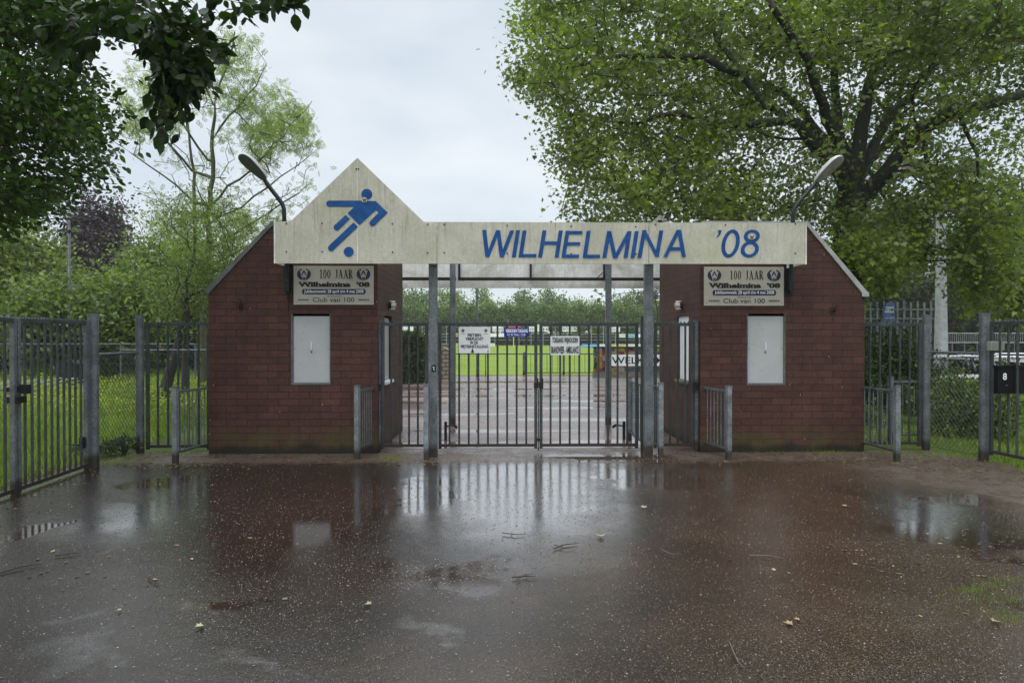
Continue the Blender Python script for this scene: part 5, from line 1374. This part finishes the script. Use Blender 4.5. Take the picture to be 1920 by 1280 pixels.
def tufts(name, spots, n, h, label, m=M_GRASS, w=.004):
    X = []; Y_ = []
    for cx, cy, rx, ry in spots: X.append(cx+rng.normal(0, rx, n)); Y_.append(cy+rng.normal(0, ry, n))
    x = np.concatenate(X); y = np.concatenate(Y_); n = len(x); hh = h*rng.uniform(.4, 1.3, n); a = rng.uniform(0, 6.28, n)
    dx, dy = np.cos(a)*w, np.sin(a)*w; lx, ly = rng.normal(0, .5, n)*hh, rng.normal(0, .5, n)*hh
    V = np.stack([np.stack([x-dx, y-dy, np.zeros(n)-.02], 1), np.stack([x+dx, y+dy, np.zeros(n)-.02], 1), np.stack([x+lx, y+ly, hh], 1)], 1).reshape(-1, 3)
    me = bpy.data.meshes.new(name); me.vertices.add(len(V)); me.vertices.foreach_set('co', V.astype(np.float32).ravel())
    me.loops.add(n*3); me.loops.foreach_set('vertex_index', np.arange(n*3, dtype=np.int32)); me.polygons.add(n); me.polygons.foreach_set('loop_start', np.arange(0, n*3, 3, dtype=np.int32))
    at = me.attributes.new('tint', 'FLOAT', 'FACE'); at.data.foreach_set('value', rng.uniform(0, 1, n).astype(np.float32))
    me.update(calc_edges=True); me.validate(); me['local'] = 1
    return tag(link(name, me, m), label, 'grass', kind='stuff')
S = [(G(px, py).x, G(px, py).y, rx, ry) for px, py, rx, ry in [(1860, 1095, .10, .03), (1900, 1085, .12, .04), (1845, 1125, .10, .06), (1905, 1120, .1, .06), (1880, 1150, .1, .05), (1905, 1160, .1, .05), (1820, 1105, .08, .03)]]
tufts('grass_patch', S, 130, .012, 'small mossy grass patches on the mud beside the right hand puddles')
S = [(G(px, py).x, G(px, py).y, rx, ry) for px, py, rx, ry in [(735, 860, .12, .05), (1400, 846, .25, .05), (1500, 846, .3, .05), (1560, 848, .2, .05), (1700, 850, .25, .1), (1780, 855, .3, .1), (200, 868, .15, .1), (230, 860, .2, .1), (450, 848, .3, .03), (330, 850, .2, .1)]]
tufts('wall_foot_grass', S, 260, .035, 'thin grass and moss along the foot of the huts and fences')

M_COVER = m_leaf('ground_elder_leaf', (.19, .24, .035), .35, .35, .5)
n = 13000; x = rng.uniform(-20, -5.9, n); y = 14.5+8.5*rng.uniform(size=n)**1.2; z = .10+.28*rng.uniform(size=n)**1.5+.10*np.sin(x*1.7)*np.sin(y*1.3); k_ = (x > -1.0*y) & (x < -.36*y)
o = leaves('ground_cover', np.stack([x, y, z], 1)[k_], .085, M_COVER, None, 'oval', -.1, None, None, 1.6); tag(o, 'bright yellow green weeds in the grass before the racks', 'weeds', kind='stuff')
# ------------------------------------------------------------------ litter on the ground
def flakes(name, spots, size, m, label, z=.002, cat='litter', tintlo=0):
    pos = np.concatenate([np.stack([cx+rng.normal(0, rx, n), cy+rng.normal(0, ry, n), np.full(n, z)], 1) for cx, cy, rx, ry, n in spots])
    n = len(pos); a = rng.uniform(0, 6.28, n); s_ = size*rng.uniform(.4, 1.5, n); el = rng.uniform(.35, 1, n)
    t1 = np.stack([np.cos(a), np.sin(a), rng.normal(0, .12, n)], 1)*s_[:, None]; t2 = np.stack([-np.sin(a), np.cos(a), rng.normal(0, .12, n)], 1)*(s_*el)[:, None]
    V = np.stack([pos-t1*.5, pos-t2*.4, pos+t1*.5, pos+t2*.4], 1).reshape(-1, 3); V[:, 2] = np.maximum(V[:, 2], .0005)
    me = bpy.data.meshes.new(name); me.vertices.add(len(V)); me.vertices.foreach_set('co', V.astype(np.float32).ravel())
    me.loops.add(n*4); me.loops.foreach_set('vertex_index', np.arange(n*4, dtype=np.int32)); me.polygons.add(n); me.polygons.foreach_set('loop_start', np.arange(0, n*4, 4, dtype=np.int32))
    at = me.attributes.new('tint', 'FLOAT', 'FACE'); at.data.foreach_set('value', rng.uniform(0, 1, n).astype(np.float32))
    me.update(calc_edges=True); me.validate(); me['local'] = 1
    return tag(link(name, me, m), label, cat, kind='stuff')
def m_flake(name, stops, rough=.5):
    m, t, b = mat(name); a = t.nodes.new('ShaderNodeAttribute'); a.attribute_name = 'tint'
    lk(t, ramp(t, a.outputs['Fac'], stops), b.inputs['Base Color']); b.inputs['Roughness'].default_value = rough; return m
M_PETAL = m_flake('pale_petal', [(0, (.09, .07, .06)), (.6, (.18, .15, .13)), (1, (.36, .32, .29))])
M_LITTER = m_flake('rotting_leaf', [(0, (.03, .018, .012)), (.5, (.07, .04, .025)), (.85, (.15, .10, .05)), (1, (.26, .21, .10))])
sp = []
for px, py, rx, ry, n in [(560, 1000, .9, 1.0, 650), (800, 1075, .30, .20, 700), (700, 960, 1.0, .8, 420), (400, 940, 1.2, .8, 420), (1000, 1000, 2.2, 1.6, 300), (1300, 1050, 1.8, 1.2, 300), (1300, 1180, 1.0, .5, 260), (900, 1200, 1.2, .5, 160), (1600, 1000, 1.6, 1.2, 200), (300, 1100, 1.1, .7, 300), (500, 1160, .6, .25, 260), (1100, 900, 2.4, .8, 420), (1750, 1120, .8, .5, 200)]:
    g_ = G(px, py); sp.append((g_.x, g_.y, rx, ry, n))
flakes('fallen_petals', sp, .0095, M_PETAL, 'tiny pale petals scattered over the wet brown ground')
sp = []
for px, py, rx, ry, n in [(250, 858, .5, .25, 420), (330, 872, .5, .16, 260), (480, 856, .8, .1, 300), (640, 862, .6, .12, 260), (770, 866, .4, .12, 240), (1270, 862, .4, .12, 220), (1440, 855, .7, .14, 300), (1560, 860, .6, .2, 300), (1720, 862, .6, .25, 420), (1800, 880, .5, .3, 320), (1700, 1060, .8, .4, 70), (1850, 1050, .4, .5, 90), (60, 900, .4, .3, 260), (20, 950, .3, .4, 160), (1050, 862, 1.2, .06, 160), (100, 1060, .6, .4, 50)]:
    g_ = G(px, py); sp.append((g_.x, g_.y, rx, ry, n))
flakes('leaf_litter', sp, .034, M_LITTER, 'brown and yellow leaf litter gathered in front of huts and fences')
n = 115000; yy = 1.0/(rng.uniform(1/10.3, 1/2.4, n)); xx = rng.uniform(-.82, .82, n)*yy+.1; k_ = (xx > -5.9) & (xx < 7.1); xx, yy = xx[k_], yy[k_]; n = len(xx)
dens = .5+.5*np.sin(xx*1.3+np.sin(yy*1.1)*1.5)*np.sin(yy*1.9+xx*.6); k_ = rng.uniform(size=n) < .35+.65*dens; xx, yy = xx[k_], yy[k_]; n = len(xx)
ss = rng.gamma(3., .0009, n)+.0012; ss = np.minimum(ss, .009)*(.75+.25*yy/4); an = rng.uniform(0, 6.28, n)
base_ = np.stack([np.stack([xx+ss*np.cos(an+q)*rng.uniform(.7, 1.2, n), yy+ss*np.sin(an+q)*rng.uniform(.7, 1.2, n), np.full(n, -.0045)], 1) for q in (0, 1.57, 3.14, 4.71)]+[np.stack([xx+ss*rng.normal(0, .3, n), yy+ss*rng.normal(0, .3, n), -.004+ss*rng.uniform(.35, .9, n)], 1)], 1)
V = base_.reshape(-1, 3); Fa = np.array([[0, 1, 4], [1, 2, 4], [2, 3, 4], [3, 0, 4]]); idx = (Fa[None]+(np.arange(n)*5)[:, None, None]).reshape(-1)
me = bpy.data.meshes.new('surface_grit'); me.vertices.add(len(V)); me.vertices.foreach_set('co', V.astype(np.float32).ravel()); me.loops.add(len(idx)); me.loops.foreach_set('vertex_index', idx.astype(np.int32))
me.polygons.add(n*4); me.polygons.foreach_set('loop_start', np.arange(0, n*12, 3, dtype=np.int32)); at = me.attributes.new('tint', 'FLOAT', 'FACE'); at.data.foreach_set('value', np.repeat(rng.uniform(0, 1, n), 4).astype(np.float32)); me.update(calc_edges=True); me.validate(); me['local'] = 1
M_GRIT = m_flake('wet_grit', [(0, (.010, .008, .007)), (.60, (.042, .031, .025)), (.93, (.085, .065, .052)), (1, (.20, .17, .15))], .22)
tag(link('surface_grit', me, M_GRIT), 'fine wet grit standing out of the brown forecourt', 'grit', kind='stuff')
# a few leaves and twigs one can point at
GL = 'single fallen leaves on the forecourt'
M_FALL = simple('yellow_green_leaf', (.27, .30, .15), .5, 0, .3, 40); M_FALL2 = simple('tan_leaf', (.26, .18, .10), .5, 0, .3, 40)
for px, py, s_, m, lab in [(1126, 1004, .085, M_FALL, 'pale green plane leaf lying in the middle of the forecourt'), (685, 1133, .055, M_FALL, 'curled pale leaf lying before the dark puddle'), (1487, 1172, .06, M_FALL2, 'pair of tan leaves near the long forked twig'), (1500, 1163, .04, M_FALL2, 'small tan leaf behind the pair'),
                           (1208, 953, .07, M_FALL2, 'yellowish leaf below the plain front post'), (1870, 1165, .06, M_FALL2, 'orange brown leaf by the grass patches'), (1590, 950, .07, M_FALL2, 'long faded leaf before the hut by the plane tree'), (382, 1173, .06, M_FALL, 'pale crumpled leaf left of the wet sheen'), (228, 1144, .03, M_FALL, 'tiny whitish leaf near the frame corner')]:
    g_ = G(px, py); T_, Fc = leaf_template('plane'); a = random.uniform(0, 6); t = MB()
    t.v = [(g_.x+s_*(x*math.cos(a)-y*math.sin(a)), g_.y+s_*(x*math.sin(a)+y*math.cos(a)), .006+s_*.35*abs(x)+s_*.2*y*y) for x, y, z in T_]; t.f = Fc
    tag(t.build('fallen_leaf', m), lab, 'leaf', GL)
M_TWIG = simple('wet_twig', (.12, .09, .065), .5, 0, .3, 60); M_TWIGD = simple('dark_twig', (.03, .022, .016), .5, 0, .3, 60)
def twig(pts, r, label, m=M_TWIG, fork=None):
    v = [G(x, y) for x, y in pts]; b = MB(); b.tube([(q.x, q.y, .008+random.uniform(0, .008)) for q in v], [r]*(len(v)-1)+[r*.4], 6)
    if fork: w = [G(x, y) for x, y in fork]; b.tube([(q.x, q.y, .012) for q in w], [r*.7]*(len(w)-1)+[r*.3], 6)
    tag(b.build('fallen_twig', m), label, 'twig', 'fallen twigs on the forecourt')
twig([(1368, 1208), (1376, 1228), (1384, 1243), (1396, 1256)], .0028, 'long pale forked twig near the lower edge', M_TWIG, [(1380, 1236), (1392, 1240), (1397, 1250)])
twig([(1405, 1042), (1440, 1044), (1470, 1050)], .0035, 'straight pale twig before the hut by the plane tree')
twig([(104, 1043), (135, 1040), (152, 1037)], .006, 'short dark stick lying before the long barred gates', M_TWIGD)
twig([(0, 1075), (40, 1065), (80, 1058)], .006, 'long dark stick at the frame edge', M_TWIGD)
twig([(277, 1085), (290, 1092), (300, 1100)], .005, 'short dark twig before the dark puddle', M_TWIGD)
twig([(450, 1088), (462, 1097)], .004, 'tiny dark twig on the wet sheen', M_TWIGD)
twig([(942, 1001), (965, 1004), (985, 1003)], .004, 'dark curved twig before the middle of the gate', M_TWIGD, [(962, 1004), (958, 998)])
twig([(1038, 1030), (1060, 1022), (1085, 1020)], .005, 'bundle of dark twigs near the pale green leaf', M_TWIGD, [(1040, 1024), (1060, 1030), (1080, 1026)])
twig([(960, 1085), (985, 1082), (1005, 1084)], .005, 'dark clump of twigs beyond the puddle edge', M_TWIGD, [(968, 1090), (985, 1080), (998, 1078)])
twig([(1240, 1032), (1255, 1040), (1270, 1043)], .003, 'thin pale twig in the middle right of the forecourt')

# ------------------------------------------------------------------ yard and pitch furniture
# pitch barrier
def barrier(x0, x1, Y, label, n, dense, cat='railing'):
    t = thing('pitch_railing', (x0, Y, 0), label, cat)
    b = MB(); b.tube([(x0, Y, .92), (x1, Y, .92)], .024, 6); b.build('top_rail', M_BAR, t)
    for i in range(n+1):
        x = x0+(x1-x0)*i/n; b = MB(); b.tube([(x, Y, -.05), (x, Y, .92)], .026, 6); b.build('post', M_GALV, t)
    if dense:
        b = MB(); b.tube([(x0, Y, .1), (x1, Y, .1)], .02, 6); b.build('bottom_rail', M_BAR, t)
        m_ = int((x1-x0)/.21)
        for i in range(1, m_): b = MB(); x = x0+(x1-x0)*i/m_; b.tube([(x, Y, .1), (x, Y, .92)], .012, 4, False); b.build('bar', M_BAR, t)
    return t
Yb = 29.9
X = lambda px, Y: P(px, 700, Y).x
barrier(X(840, Yb), X(981, Yb), Yb, 'thin rail along the pitch, without bars', 2, False)
barrier(X(985, Yb), X(1056, Yb), Yb, 'dark barred pitch railing left of the middle post', 1, True)
barrier(X(1058, Yb), X(1116, Yb), Yb, 'dark barred pitch railing next to the welcome wall', 1, True)
square_post(X(983.5, Yb), Yb, 1.0, .13, 'thick grey post at the end of the thin pitch rail', M_GALV)
# ball catching net on its pole
Yn = 28.3
t = thing('ball_net', (X(895, Yn), Yn, 0), 'tall fine ball net hung from a thin dark pole left of the opening', 'net')
b = MB(); b.tube([(X(895, Yn), Yn, -.05), (X(894, Yn), Yn, 4.6)], [.05, .04], 8); b.build('pole', M_GALV, t, smooth=True)
b = MB(); x0, x1 = X(745, Yn), X(893, Yn); n = int((x1-x0)/.12)
for i in range(n+1): x = x0+(x1-x0)*i/n; b.tube([(x, Yn, .4), (x, Yn, 4.5)], .0022, 3, False)
for i in range(35): z = .4+i*.12; b.tube([(x0, Yn+.004, z), (x1, Yn+.004, z)], .0022, 3, False)
b.build('netting', M_BAR, t)
# stacked stone retaining wall
def m_stack():
    m, t, b = mat('stacked_garden_block')
    uv = t.nodes.new('ShaderNodeUVMap').outputs[0]; br = t.nodes.new('ShaderNodeTexBrick'); lk(t, uv, br.inputs['Vector']); br.inputs['Scale'].default_value = 1
    br.inputs['Brick Width'].default_value = .30; br.inputs['Row Height'].default_value = .16; br.inputs['Mortar Size'].default_value = .022
    br.inputs['Color1'].default_value = (.26, .21, .16, 1); br.inputs['Color2'].default_value = (.20, .16, .12, 1); br.inputs['Mortar'].default_value = (.05, .045, .03, 1)
    lk(t, br.outputs[0], b.inputs['Base Color']); b.inputs['Roughness'].default_value = .8; return m
a, c = P(786, 706, 27.3), P(841, 706, 27.3)
t = thing('block_wall', (a.x, 27.3, 0), 'low stacked stone wall between the square hedge and the pitch', 'wall')
b = MB(); b.prism([(a.x, -.03), (c.x, -.03), (c.x, 1.15), (c.x-.25, 1.28), (a.x, 1.28)], 27.3, 28.0); b.build('stonework', m_stack(), t, uv=True)
a, c = P(795, 650, 40), P(841, 650, 40)
t = thing('dugout', (a.x, 40, 0), 'low pinkish shelter behind the stacked stone wall', 'shelter')
b = MB(); b.box(a.x, c.x, 40, 41.5, 0, 1.15); b.build('wall', simple('pinkish_boarding', (.36, .25, .23), .6), t); b = MB(); b.box(a.x-.1, c.x+.1, 39.9, 41.6, 1.15, 1.24); b.build('roof', M_GALV, t)
# welcome wall
YW = 28.3
def m_mosaic():
    m, t, b = mat('painted_patchwork')
    uv = t.nodes.new('ShaderNodeUVMap').outputs[0]
    br = t.nodes.new('ShaderNodeTexVoronoi'); br.distance = 'CHEBYCHEV'; br.inputs['Scale'].default_value = 4.4; br.inputs['Randomness'].default_value = .55; lk(t, uv, br.inputs['Vector'])
    s = t.nodes.new('ShaderNodeSeparateColor'); lk(t, br.outputs['Color'], s.inputs[0])
    c = t.nodes.new('ShaderNodeValToRGB'); c.color_ramp.interpolation = 'CONSTANT'; lk(t, s.outputs[0], c.inputs[0])
    cols = [(.02, .03, .05), (.30, .03, .02), (.50, .22, .02), (.02, .07, .20), (.45, .40, .30), (.03, .10, .12), (.48, .36, .06), (.015, .02, .02), (.16, .03, .05), (.05, .16, .10), (.10, .10, .22)]
    el = c.color_ramp.elements; el[0].color = (*cols[0], 1); el[1].position = .95; el[1].color = (.4, .4, .38, 1)
    for i, k_ in enumerate(cols[1:]): x = el.new((i+1)/11.5); x.color = (*k_, 1)
    v2 = t.nodes.new('ShaderNodeTexVoronoi'); v2.inputs['Scale'].default_value = 11; lk(t, uv, v2.inputs['Vector'])
    k2 = mixc(t, ramp(t, v2.outputs['Distance'], [(.26, (1, 1, 1)), (.30, (0, 0, 0))]), c.outputs[0], v2.outputs['Color'])
    k2 = mixc(t, .55, c.outputs[0], mixc(t, .5, k2, (.30, .22, .10), 'MULTIPLY'))
    lk(t, mixc(t, 1., k2, (.62, .62, .66), 'MULTIPLY'), b.inputs['Base Color']); b.inputs['Roughness'].default_value = .45; return m
a, c = P(1114, 707, YW), P(1276, 652, YW); mz = P(1114, 697, YW).z
t = thing('welcome_wall', (a.x, YW, 0), 'colourful patchwork wall with a white welcome strip, behind the gate', 'painted wall')
b = MB(); b.box(a.x-.03, c.x+.03, YW+.01, YW+.35, -.03, mz); b.build('base', M_CONC, t)
b = MB(); b.box(a.x, c.x, YW, YW+.30, mz, c.z); b.build('painted_face', m_mosaic(), t, uv=True)
b = MB(); b.box(a.x-.03, c.x+.03, YW-.02, YW+.33, c.z, c.z+.05); b.build('coping', M_DARK, t)
a, c = P(1144, 685.8, YW), P(1247, 664.8, YW); b = MB(); b.box(a.x, c.x, YW-.02, YW-.001, a.z, c.z); b.build('white_strip', M_SHUTW, t)
text('WELKOM', 1147, 1244, 668.8, 681.8, YW-.021, M_INK, t, .012)
# far advertising boards
ads = [(755, 766, 612, 621, 'w', 'E. L. F.', 'teal lettered white board by the hut edge'), (768, 775, 612, 621, 'w', '', 'narrow white board beside the teal lettered one'), (789, 798, 625, 631, 'w', 'LOB', 'small white board above the square hedge'),
       (847, 860, 624.5, 631, 'p', 'BS', 'pinkish board left of the bicycle parking sign'), (923, 944, 612, 621.5, 'w', 'Lotto', 'white board right of the bicycle parking sign'), (952, 976, 611.5, 616, 'r', '', 'dark pink board behind the blue enamel sign'), (992, 1002, 612, 621.5, 'w', 'ab', 'white board between blue sign and gate middle'),
       (1007, 1011, 608, 621.5, 'w', '', 'sliver of white board behind the gate middle'), (1017, 1028, 612, 621.5, 'w', 'ii', 'white board just right of the gate middle'), (1054.5, 1066.5, 612, 621.5, 'w', 'BO', 'white board with serif letters, nearer the gate middle'), (1069, 1082, 612, 621.5, 'w', 'GA', 'white board with serif letters, nearer the welcome wall'),
       (919, 931, 625, 631.5, 'w', '', 'low white board touching the parking sign'), (934, 946, 625, 631.5, 'w', '', 'low white board left of the blue enamel sign'), (1144, 1155, 613, 622, 'w', 'ete', 'white board above the welcome wall'), (1157, 1162.5, 613, 622, 'w', '', 'narrow white board above the welcome wall'),
       (1161, 1172.5, 626, 632.5, 'w', 'LOP', 'white board left of the pale blue board'), (1175.5, 1190, 626, 633, 'c', 'Schoen', 'pale blue board above the welcome wall'), (1195, 1200.5, 613.5, 622, 'b', '', 'pale violet board behind the slim gate post'), (1195, 1200.5, 626, 632.5, 'w', '', 'white board under the pale violet board'),
       (1224, 1232, 613.5, 622.5, 'b', '', 'blue and white board behind the narrow side gate')]
MA = {'w': simple('white_ad_board', (.78, .79, .79), .5, 0, .03), 'p': simple('pink_ad_board', (.62, .40, .32), .5), 'r': simple('red_ad_board', (.45, .08, .12), .5), 'c': simple('cyan_ad_board', (.25, .50, .62), .5), 'b': simple('violet_ad_board', (.30, .36, .62), .5), 'y': simple('yellow_ad_board', (.60, .58, .25), .5), 'B': simple('sky_blue_ad_board', (.05, .28, .60), .5)}
M_TEAL = simple('teal_print', (.02, .14, .17), .5); M_GREYINK = simple('grey_print', (.12, .12, .13), .5)
YA = 124.0
for x0, x1, y0, y1, k_, tx, lab in ads:
    s = sign_plate('advertising_board', x0, x1, y0, y1, YA, MA[k_], lab, .05, 'advertising board', 'advertising boards on the far fence')
    if tx: text(tx, x0+1, x1-1, y0+(y1-y0)*.22, y1-(y1-y0)*.22, YA, M_TEAL if tx[0] in 'EB' else M_GREYINK, s, .0, off=.02)
ads2 = [(847, 860, 643.4, 648.6, 'y', 'yellowish ground board left of the bicycle parking sign'), (919, 928, 643.6, 649, 'w', 'short white ground board right of the bicycle parking sign'), (1091, 1119, 644.5, 651.5, 'B', 'sky blue ground board beside the welcome wall'), (1122, 1134, 645, 650, 'w', 'white ground board next to the sky blue one'),
        (1143, 1155, 645, 650, 'y', 'yellow ground board over the patchwork wall'), (1158, 1173, 645, 650, 'y', 'second yellow ground board over the patchwork wall'), (1176, 1190, 645, 650, 'w', 'white ground board over the patchwork wall'), (1195, 1207, 645, 650, 'w', 'white ground board behind the slim gate post')]
for x0, x1, y0, y1, k_, lab in ads2:
    Y = 112 if y1 < 651 else 104
    s = sign_plate('ground_board', x0, x1, y0, y1, Y, MA[k_], lab, .05, 'advertising board', 'ground boards along the pitch'); k = Marks(Y-.01); k.line([(x0+2, (y0+y1)/2), (x1-2, (y0+y1)/2)], 1.0); k.build('print', M_GREYINK if k_ != 'B' else M_WHITE, s)
    b = MB(); za_ = P(x0, y1, Y).z
    for xx in (P(x0, 0, Y).x+.15, P(x1, 0, Y).x-.15): b.box(xx-.03, xx+.03, Y+.051, Y+.11, -.02, max(.05, za_+.3))
    b.build('stake', M_GALV, s)
# far fence with rails holding the boards
t = thing('far_fence', (P(745, 0, YA+.3).x, YA+.3, 0), 'tall grey fence along the far side of the pitch that carries the boards', 'fence')
x0, x1 = P(745, 0, YA+.3).x, P(1245, 0, YA+.3).x; n = 22
for i in range(n+1):
    x = x0+(x1-x0)*i/n; b = MB(); b.tube([(x, YA+.3, 0), (x, YA+.3, 3.7)], .05, 5); b.build('post', M_SHUT, t)
b = MB()
for z in (1.0, 1.55, 2.05, 3.3): b.tube([(x0, YA+.25, z), (x1, YA+.25, z)], .035, 4)
b.build('rail', M_SHUT, t)
b = MB(); q = P(963, 640, 100); b.tube([(q.x, 100, 0), (q.x, 100, 1.75)], .05, 8); tag(b.build('corner_pole', simple('yellow_white_pole', (.7, .68, .35), .4)), 'slim yellow pole standing on the pitch under the blue enamel sign', 'pole')

# left lawn: bicycle racks, litter bin, thin lamp pole, far mesh fence
def rack(x, y, label, first=None):
    if first is not None:
        o = copy_thing(first, (x, y, 0)); o['label'] = label; return o
    t = thing('bicycle_rack', (x, y, 0), label, 'bicycle rack', 'metal bicycle racks on the grass')
    b = MB(); b.tube([(x-.55, y+.5, .08), (x+.55, y-.5+.5, .08)], .02, 6); b.build('ground_bar', M_GALVL, t)
    for i in range(3):
        u = x-.45+i*.42; b = MB(); pts = []
        for k_ in range(9):
            f = k_/8; pts.append((u-.35+f*.75, y+.25*f, .12+.28*f)) if k_ < 8 else pts.append((u+.42, y+.28, .46))
        pts += [(u+.40, y+.28, .52), (u+.32, y+.26, .53), (u-.40, y, .24), (u-.46, y, .16), (u-.35, y, .12)]
        b.tube(pts, .013, 6); b.build('hoop', M_GALVL, t, smooth=True)
    return t
Gq = [G(108, 745), G(70, 748), G(25, 752), G(-20, 755)]
Ls = ['bicycle rack hoops closest to the green litter bin', 'second bicycle rack from the litter bin', 'bicycle rack seen through the gate middle stiles', 'bicycle rack at the frame edge']
r0 = rack(Gq[0].x, Gq[0].y, Ls[0])
for i in (1, 2, 3): rack(Gq[i].x, Gq[i].y, Ls[i], r0)
q = G(131, 730); t = thing('litter_bin', (q.x, q.y, 0), 'dark green litter bin in the grass beside the racks', 'bin'); M_BIN = simple('dark_green_plastic', (.008, .022, .013), .5)
b = MB(); b.prism([(q.x-.24, .02), (q.x+.24, .02), (q.x+.29, .82), (q.x-.29, .82)], q.y-.25, q.y+.25); b.build('body', M_BIN, t, bevel=.02)
b = MB(); b.prism([(q.x-.31, .82), (q.x+.31, .82), (q.x+.24, .92), (q.x-.24, .92)], q.y-.28, q.y+.28); b.build('lid', M_BIN, t, bevel=.01)
Yp = 27; x = X(131, Yp); t = thing('lamp_pole', (x, Yp, 0), 'thin grey pole rising behind the long barred gate', 'pole')
b = MB(); b.tube([(x, Yp, 0), (x, Yp, 3), (x, Yp, 7.2)], [.075, .06, .04], 8); b.build('shaft', M_GALVL, t, smooth=True)
b = MB(); b.bar((x, Yp, 7.2), (x+.5, Yp, 7.3), .1, .06); b.build('lamp_head', M_GALVL, t)
t = chainlink((-24, 24.5, 0), (-8.2, 24.5, 0), 1.42, 'long wire mesh fence across the grass behind the racks', .14, .003, .022, 'meadow_fence', 3)
for i in range(7):
    x = -24+15.8*i/6; b = MB(); b.tube([(x, 24.5, -.05), (x, 24.5, 1.45)], .03, 6); b.build('post', M_GALV, t)
t = chainlink((-6.9, 12.6, 0), (-3.9, 12.9, 0), 1.44, 'wire mesh fence behind the overgrown side gate', .05, .0016, .018, 'yard_fence', 2)
b = MB(); q = G(303, 752)
b.tube([(q.x, q.y, -.05), tuple(P(318, 700, q.y)), tuple(P(332, 655, q.y)), tuple(P(342, 600, q.y)), tuple(P(344, 540, q.y))], [.17, .14, .11, .08, .05], 9)
o = b.build('leaning_tree', M_BARKD, None, smooth=True); tag(o, 'dark leaning tree trunk in the long grass behind the side gate', 'tree')

# right side: floodlight mast, sign fence, terrace railing and benches
Ym = 34.0; x = X(1764, Ym)
t = thing('floodlight_mast', (x, Ym, 0), 'thick pale concrete floodlight mast behind the plane tree', 'mast')
M_MAST = simple('pale_mast_concrete', (.235, .25, .245), .5, 0, .25, 5)
b = MB(); b.tube([(x, Ym, -.1), (x, Ym, 3), (x-.06, Ym, 10.1)], [.33, .27, .17], 16); b.build('shaft', M_MAST, t, smooth=True)
b = MB(); b.bar((x-1.6, Ym, 10.0), (x+2.2, Ym, 10.0), .12, .12); b.build('crossarm', M_GALVL, t)
for px0, px1 in ((1697, 1742), (1806, 1852)):
    a, c = P(px0, 328, Ym-.5), P(px1, 297, Ym-.5); b = MB(); b.box(a.x, c.x, Ym-.5, Ym-.1, a.z, c.z); h_ = b.build('floodlight', simple('tan_floodlight_housing', (.20, .17, .13), .5), t, bevel=.04)
    b = MB(); b.box(a.x+.08, c.x-.08, Ym-.52, Ym-.501, a.z+.08, c.z-.08); b.build('glass', M_LENS, h_)
Yf = 22.0; x0, x1 = X(1600, Yf), X(1750, Yf)
t = thing('court_fence', (x0, Yf, 0), 'tall pale barred fence behind the side gate by the plane tree', 'fence')
zt_ = P(1700, 566, Yf).z
for z in (P(1700, 580, Yf).z, P(1700, 597, Yf).z, .3): b = MB(); b.bar((x0, Yf, z), (x1, Yf, z), .03, .03); b.build('rail', M_SHUT, t)
for i in range(12):
    x = x0+(x1-x0)*(i+.5)/12; b = MB(); b.box(x-.022, x+.022, Yf-.06, Yf-.02, 0, zt_+random.uniform(-.02, .04)); b.build('bar', M_GALVL, t)
s = sign_plate('blue_notice', 1656, 1678.5, 568.5, 602, Yf-.12, simple('blue_notice_face', (.10, .17, .42), .4), 'blue notice board with white print on the tall pale fence')
a = P(1659, 586, Yf-.125); c = P(1676, 575, Yf-.125); b = MB(); b.box(a.x, c.x, Yf-.124, Yf-.1205, a.z, c.z); b.build('white_field', M_WHITE, s)
text('STAM', 1660, 1675, 577, 584, Yf-.1245, M_NAVY, s, .01); text('www.stam.nl', 1660, 1675, 594, 597, Yf-.12, M_WHITE, s, .02)
Yr2 = 45; x0, x1 = X(1762, Yr2), X(1990, Yr2)
t = thing('terrace_railing', (x0, Yr2, 0), 'pale barred railing along the far terrace', 'railing')
zt_, zb2 = P(1800, 624.5, Yr2).z, P(1800, 642, Yr2).z
for z in (zt_, zb2): b = MB(); b.bar((x0, Yr2, z), (x1, Yr2, z), .05, .05); b.build('rail', M_SHUT, t)
n = 60
for i in range(n): x = x0+(x1-x0)*i/(n-1); b = MB(); b.box(x-.014, x+.014, Yr2-.014, Yr2+.014, zb2 if i % 6 else 0, zt_); b.build('bar', M_GALVL, t)
for i, (px, Y) in enumerate(((1795, 33), (1835, 36), (1880, 32), (1905, 38))):
    x = X(px, Y); t = thing('picnic_table', (x, Y, 0), ['white topped terrace table right of the mast', 'white topped terrace table left of the round post', 'white topped terrace table behind the letter box', 'white topped terrace table farthest along the frame edge'][i], 'table', 'pale terrace tables')
    b = MB(); b.box(x-.9, x+.9, Y-.4, Y+.4, .70, .75); b.build('tabletop', M_SHUTW, t)
    for dx in (-.7, .7): b = MB(); b.bar((x+dx, Y-.35, 0), (x+dx, Y+.1, .70), .06, .05, (1, 0, 0)); b.bar((x+dx+.061, Y+.35, 0), (x+dx+.061, Y-.1, .70), .06, .05, (1, 0, 0)); b.build('leg', M_GALVL, t)

# ------------------------------------------------------------------ haze
b = MB(); b.box(-330, 330, -50, 260, -1.02, 24)
mh = bpy.data.materials.new('thin_rain_haze'); mh.use_nodes = True; th_ = mh.node_tree; th_.nodes.clear()
o_ = th_.nodes.new('ShaderNodeOutputMaterial'); pv = th_.nodes.new('ShaderNodeVolumePrincipled'); pv.inputs['Color'].default_value = (.97, .98, 1., 1); pv.inputs['Density'].default_value = .00045; pv.inputs['Anisotropy'].default_value = .2
th_.links.new(pv.outputs[0], o_.inputs['Volume'])
hz = b.build('haze', mh); tag(hz, kind='stuff')
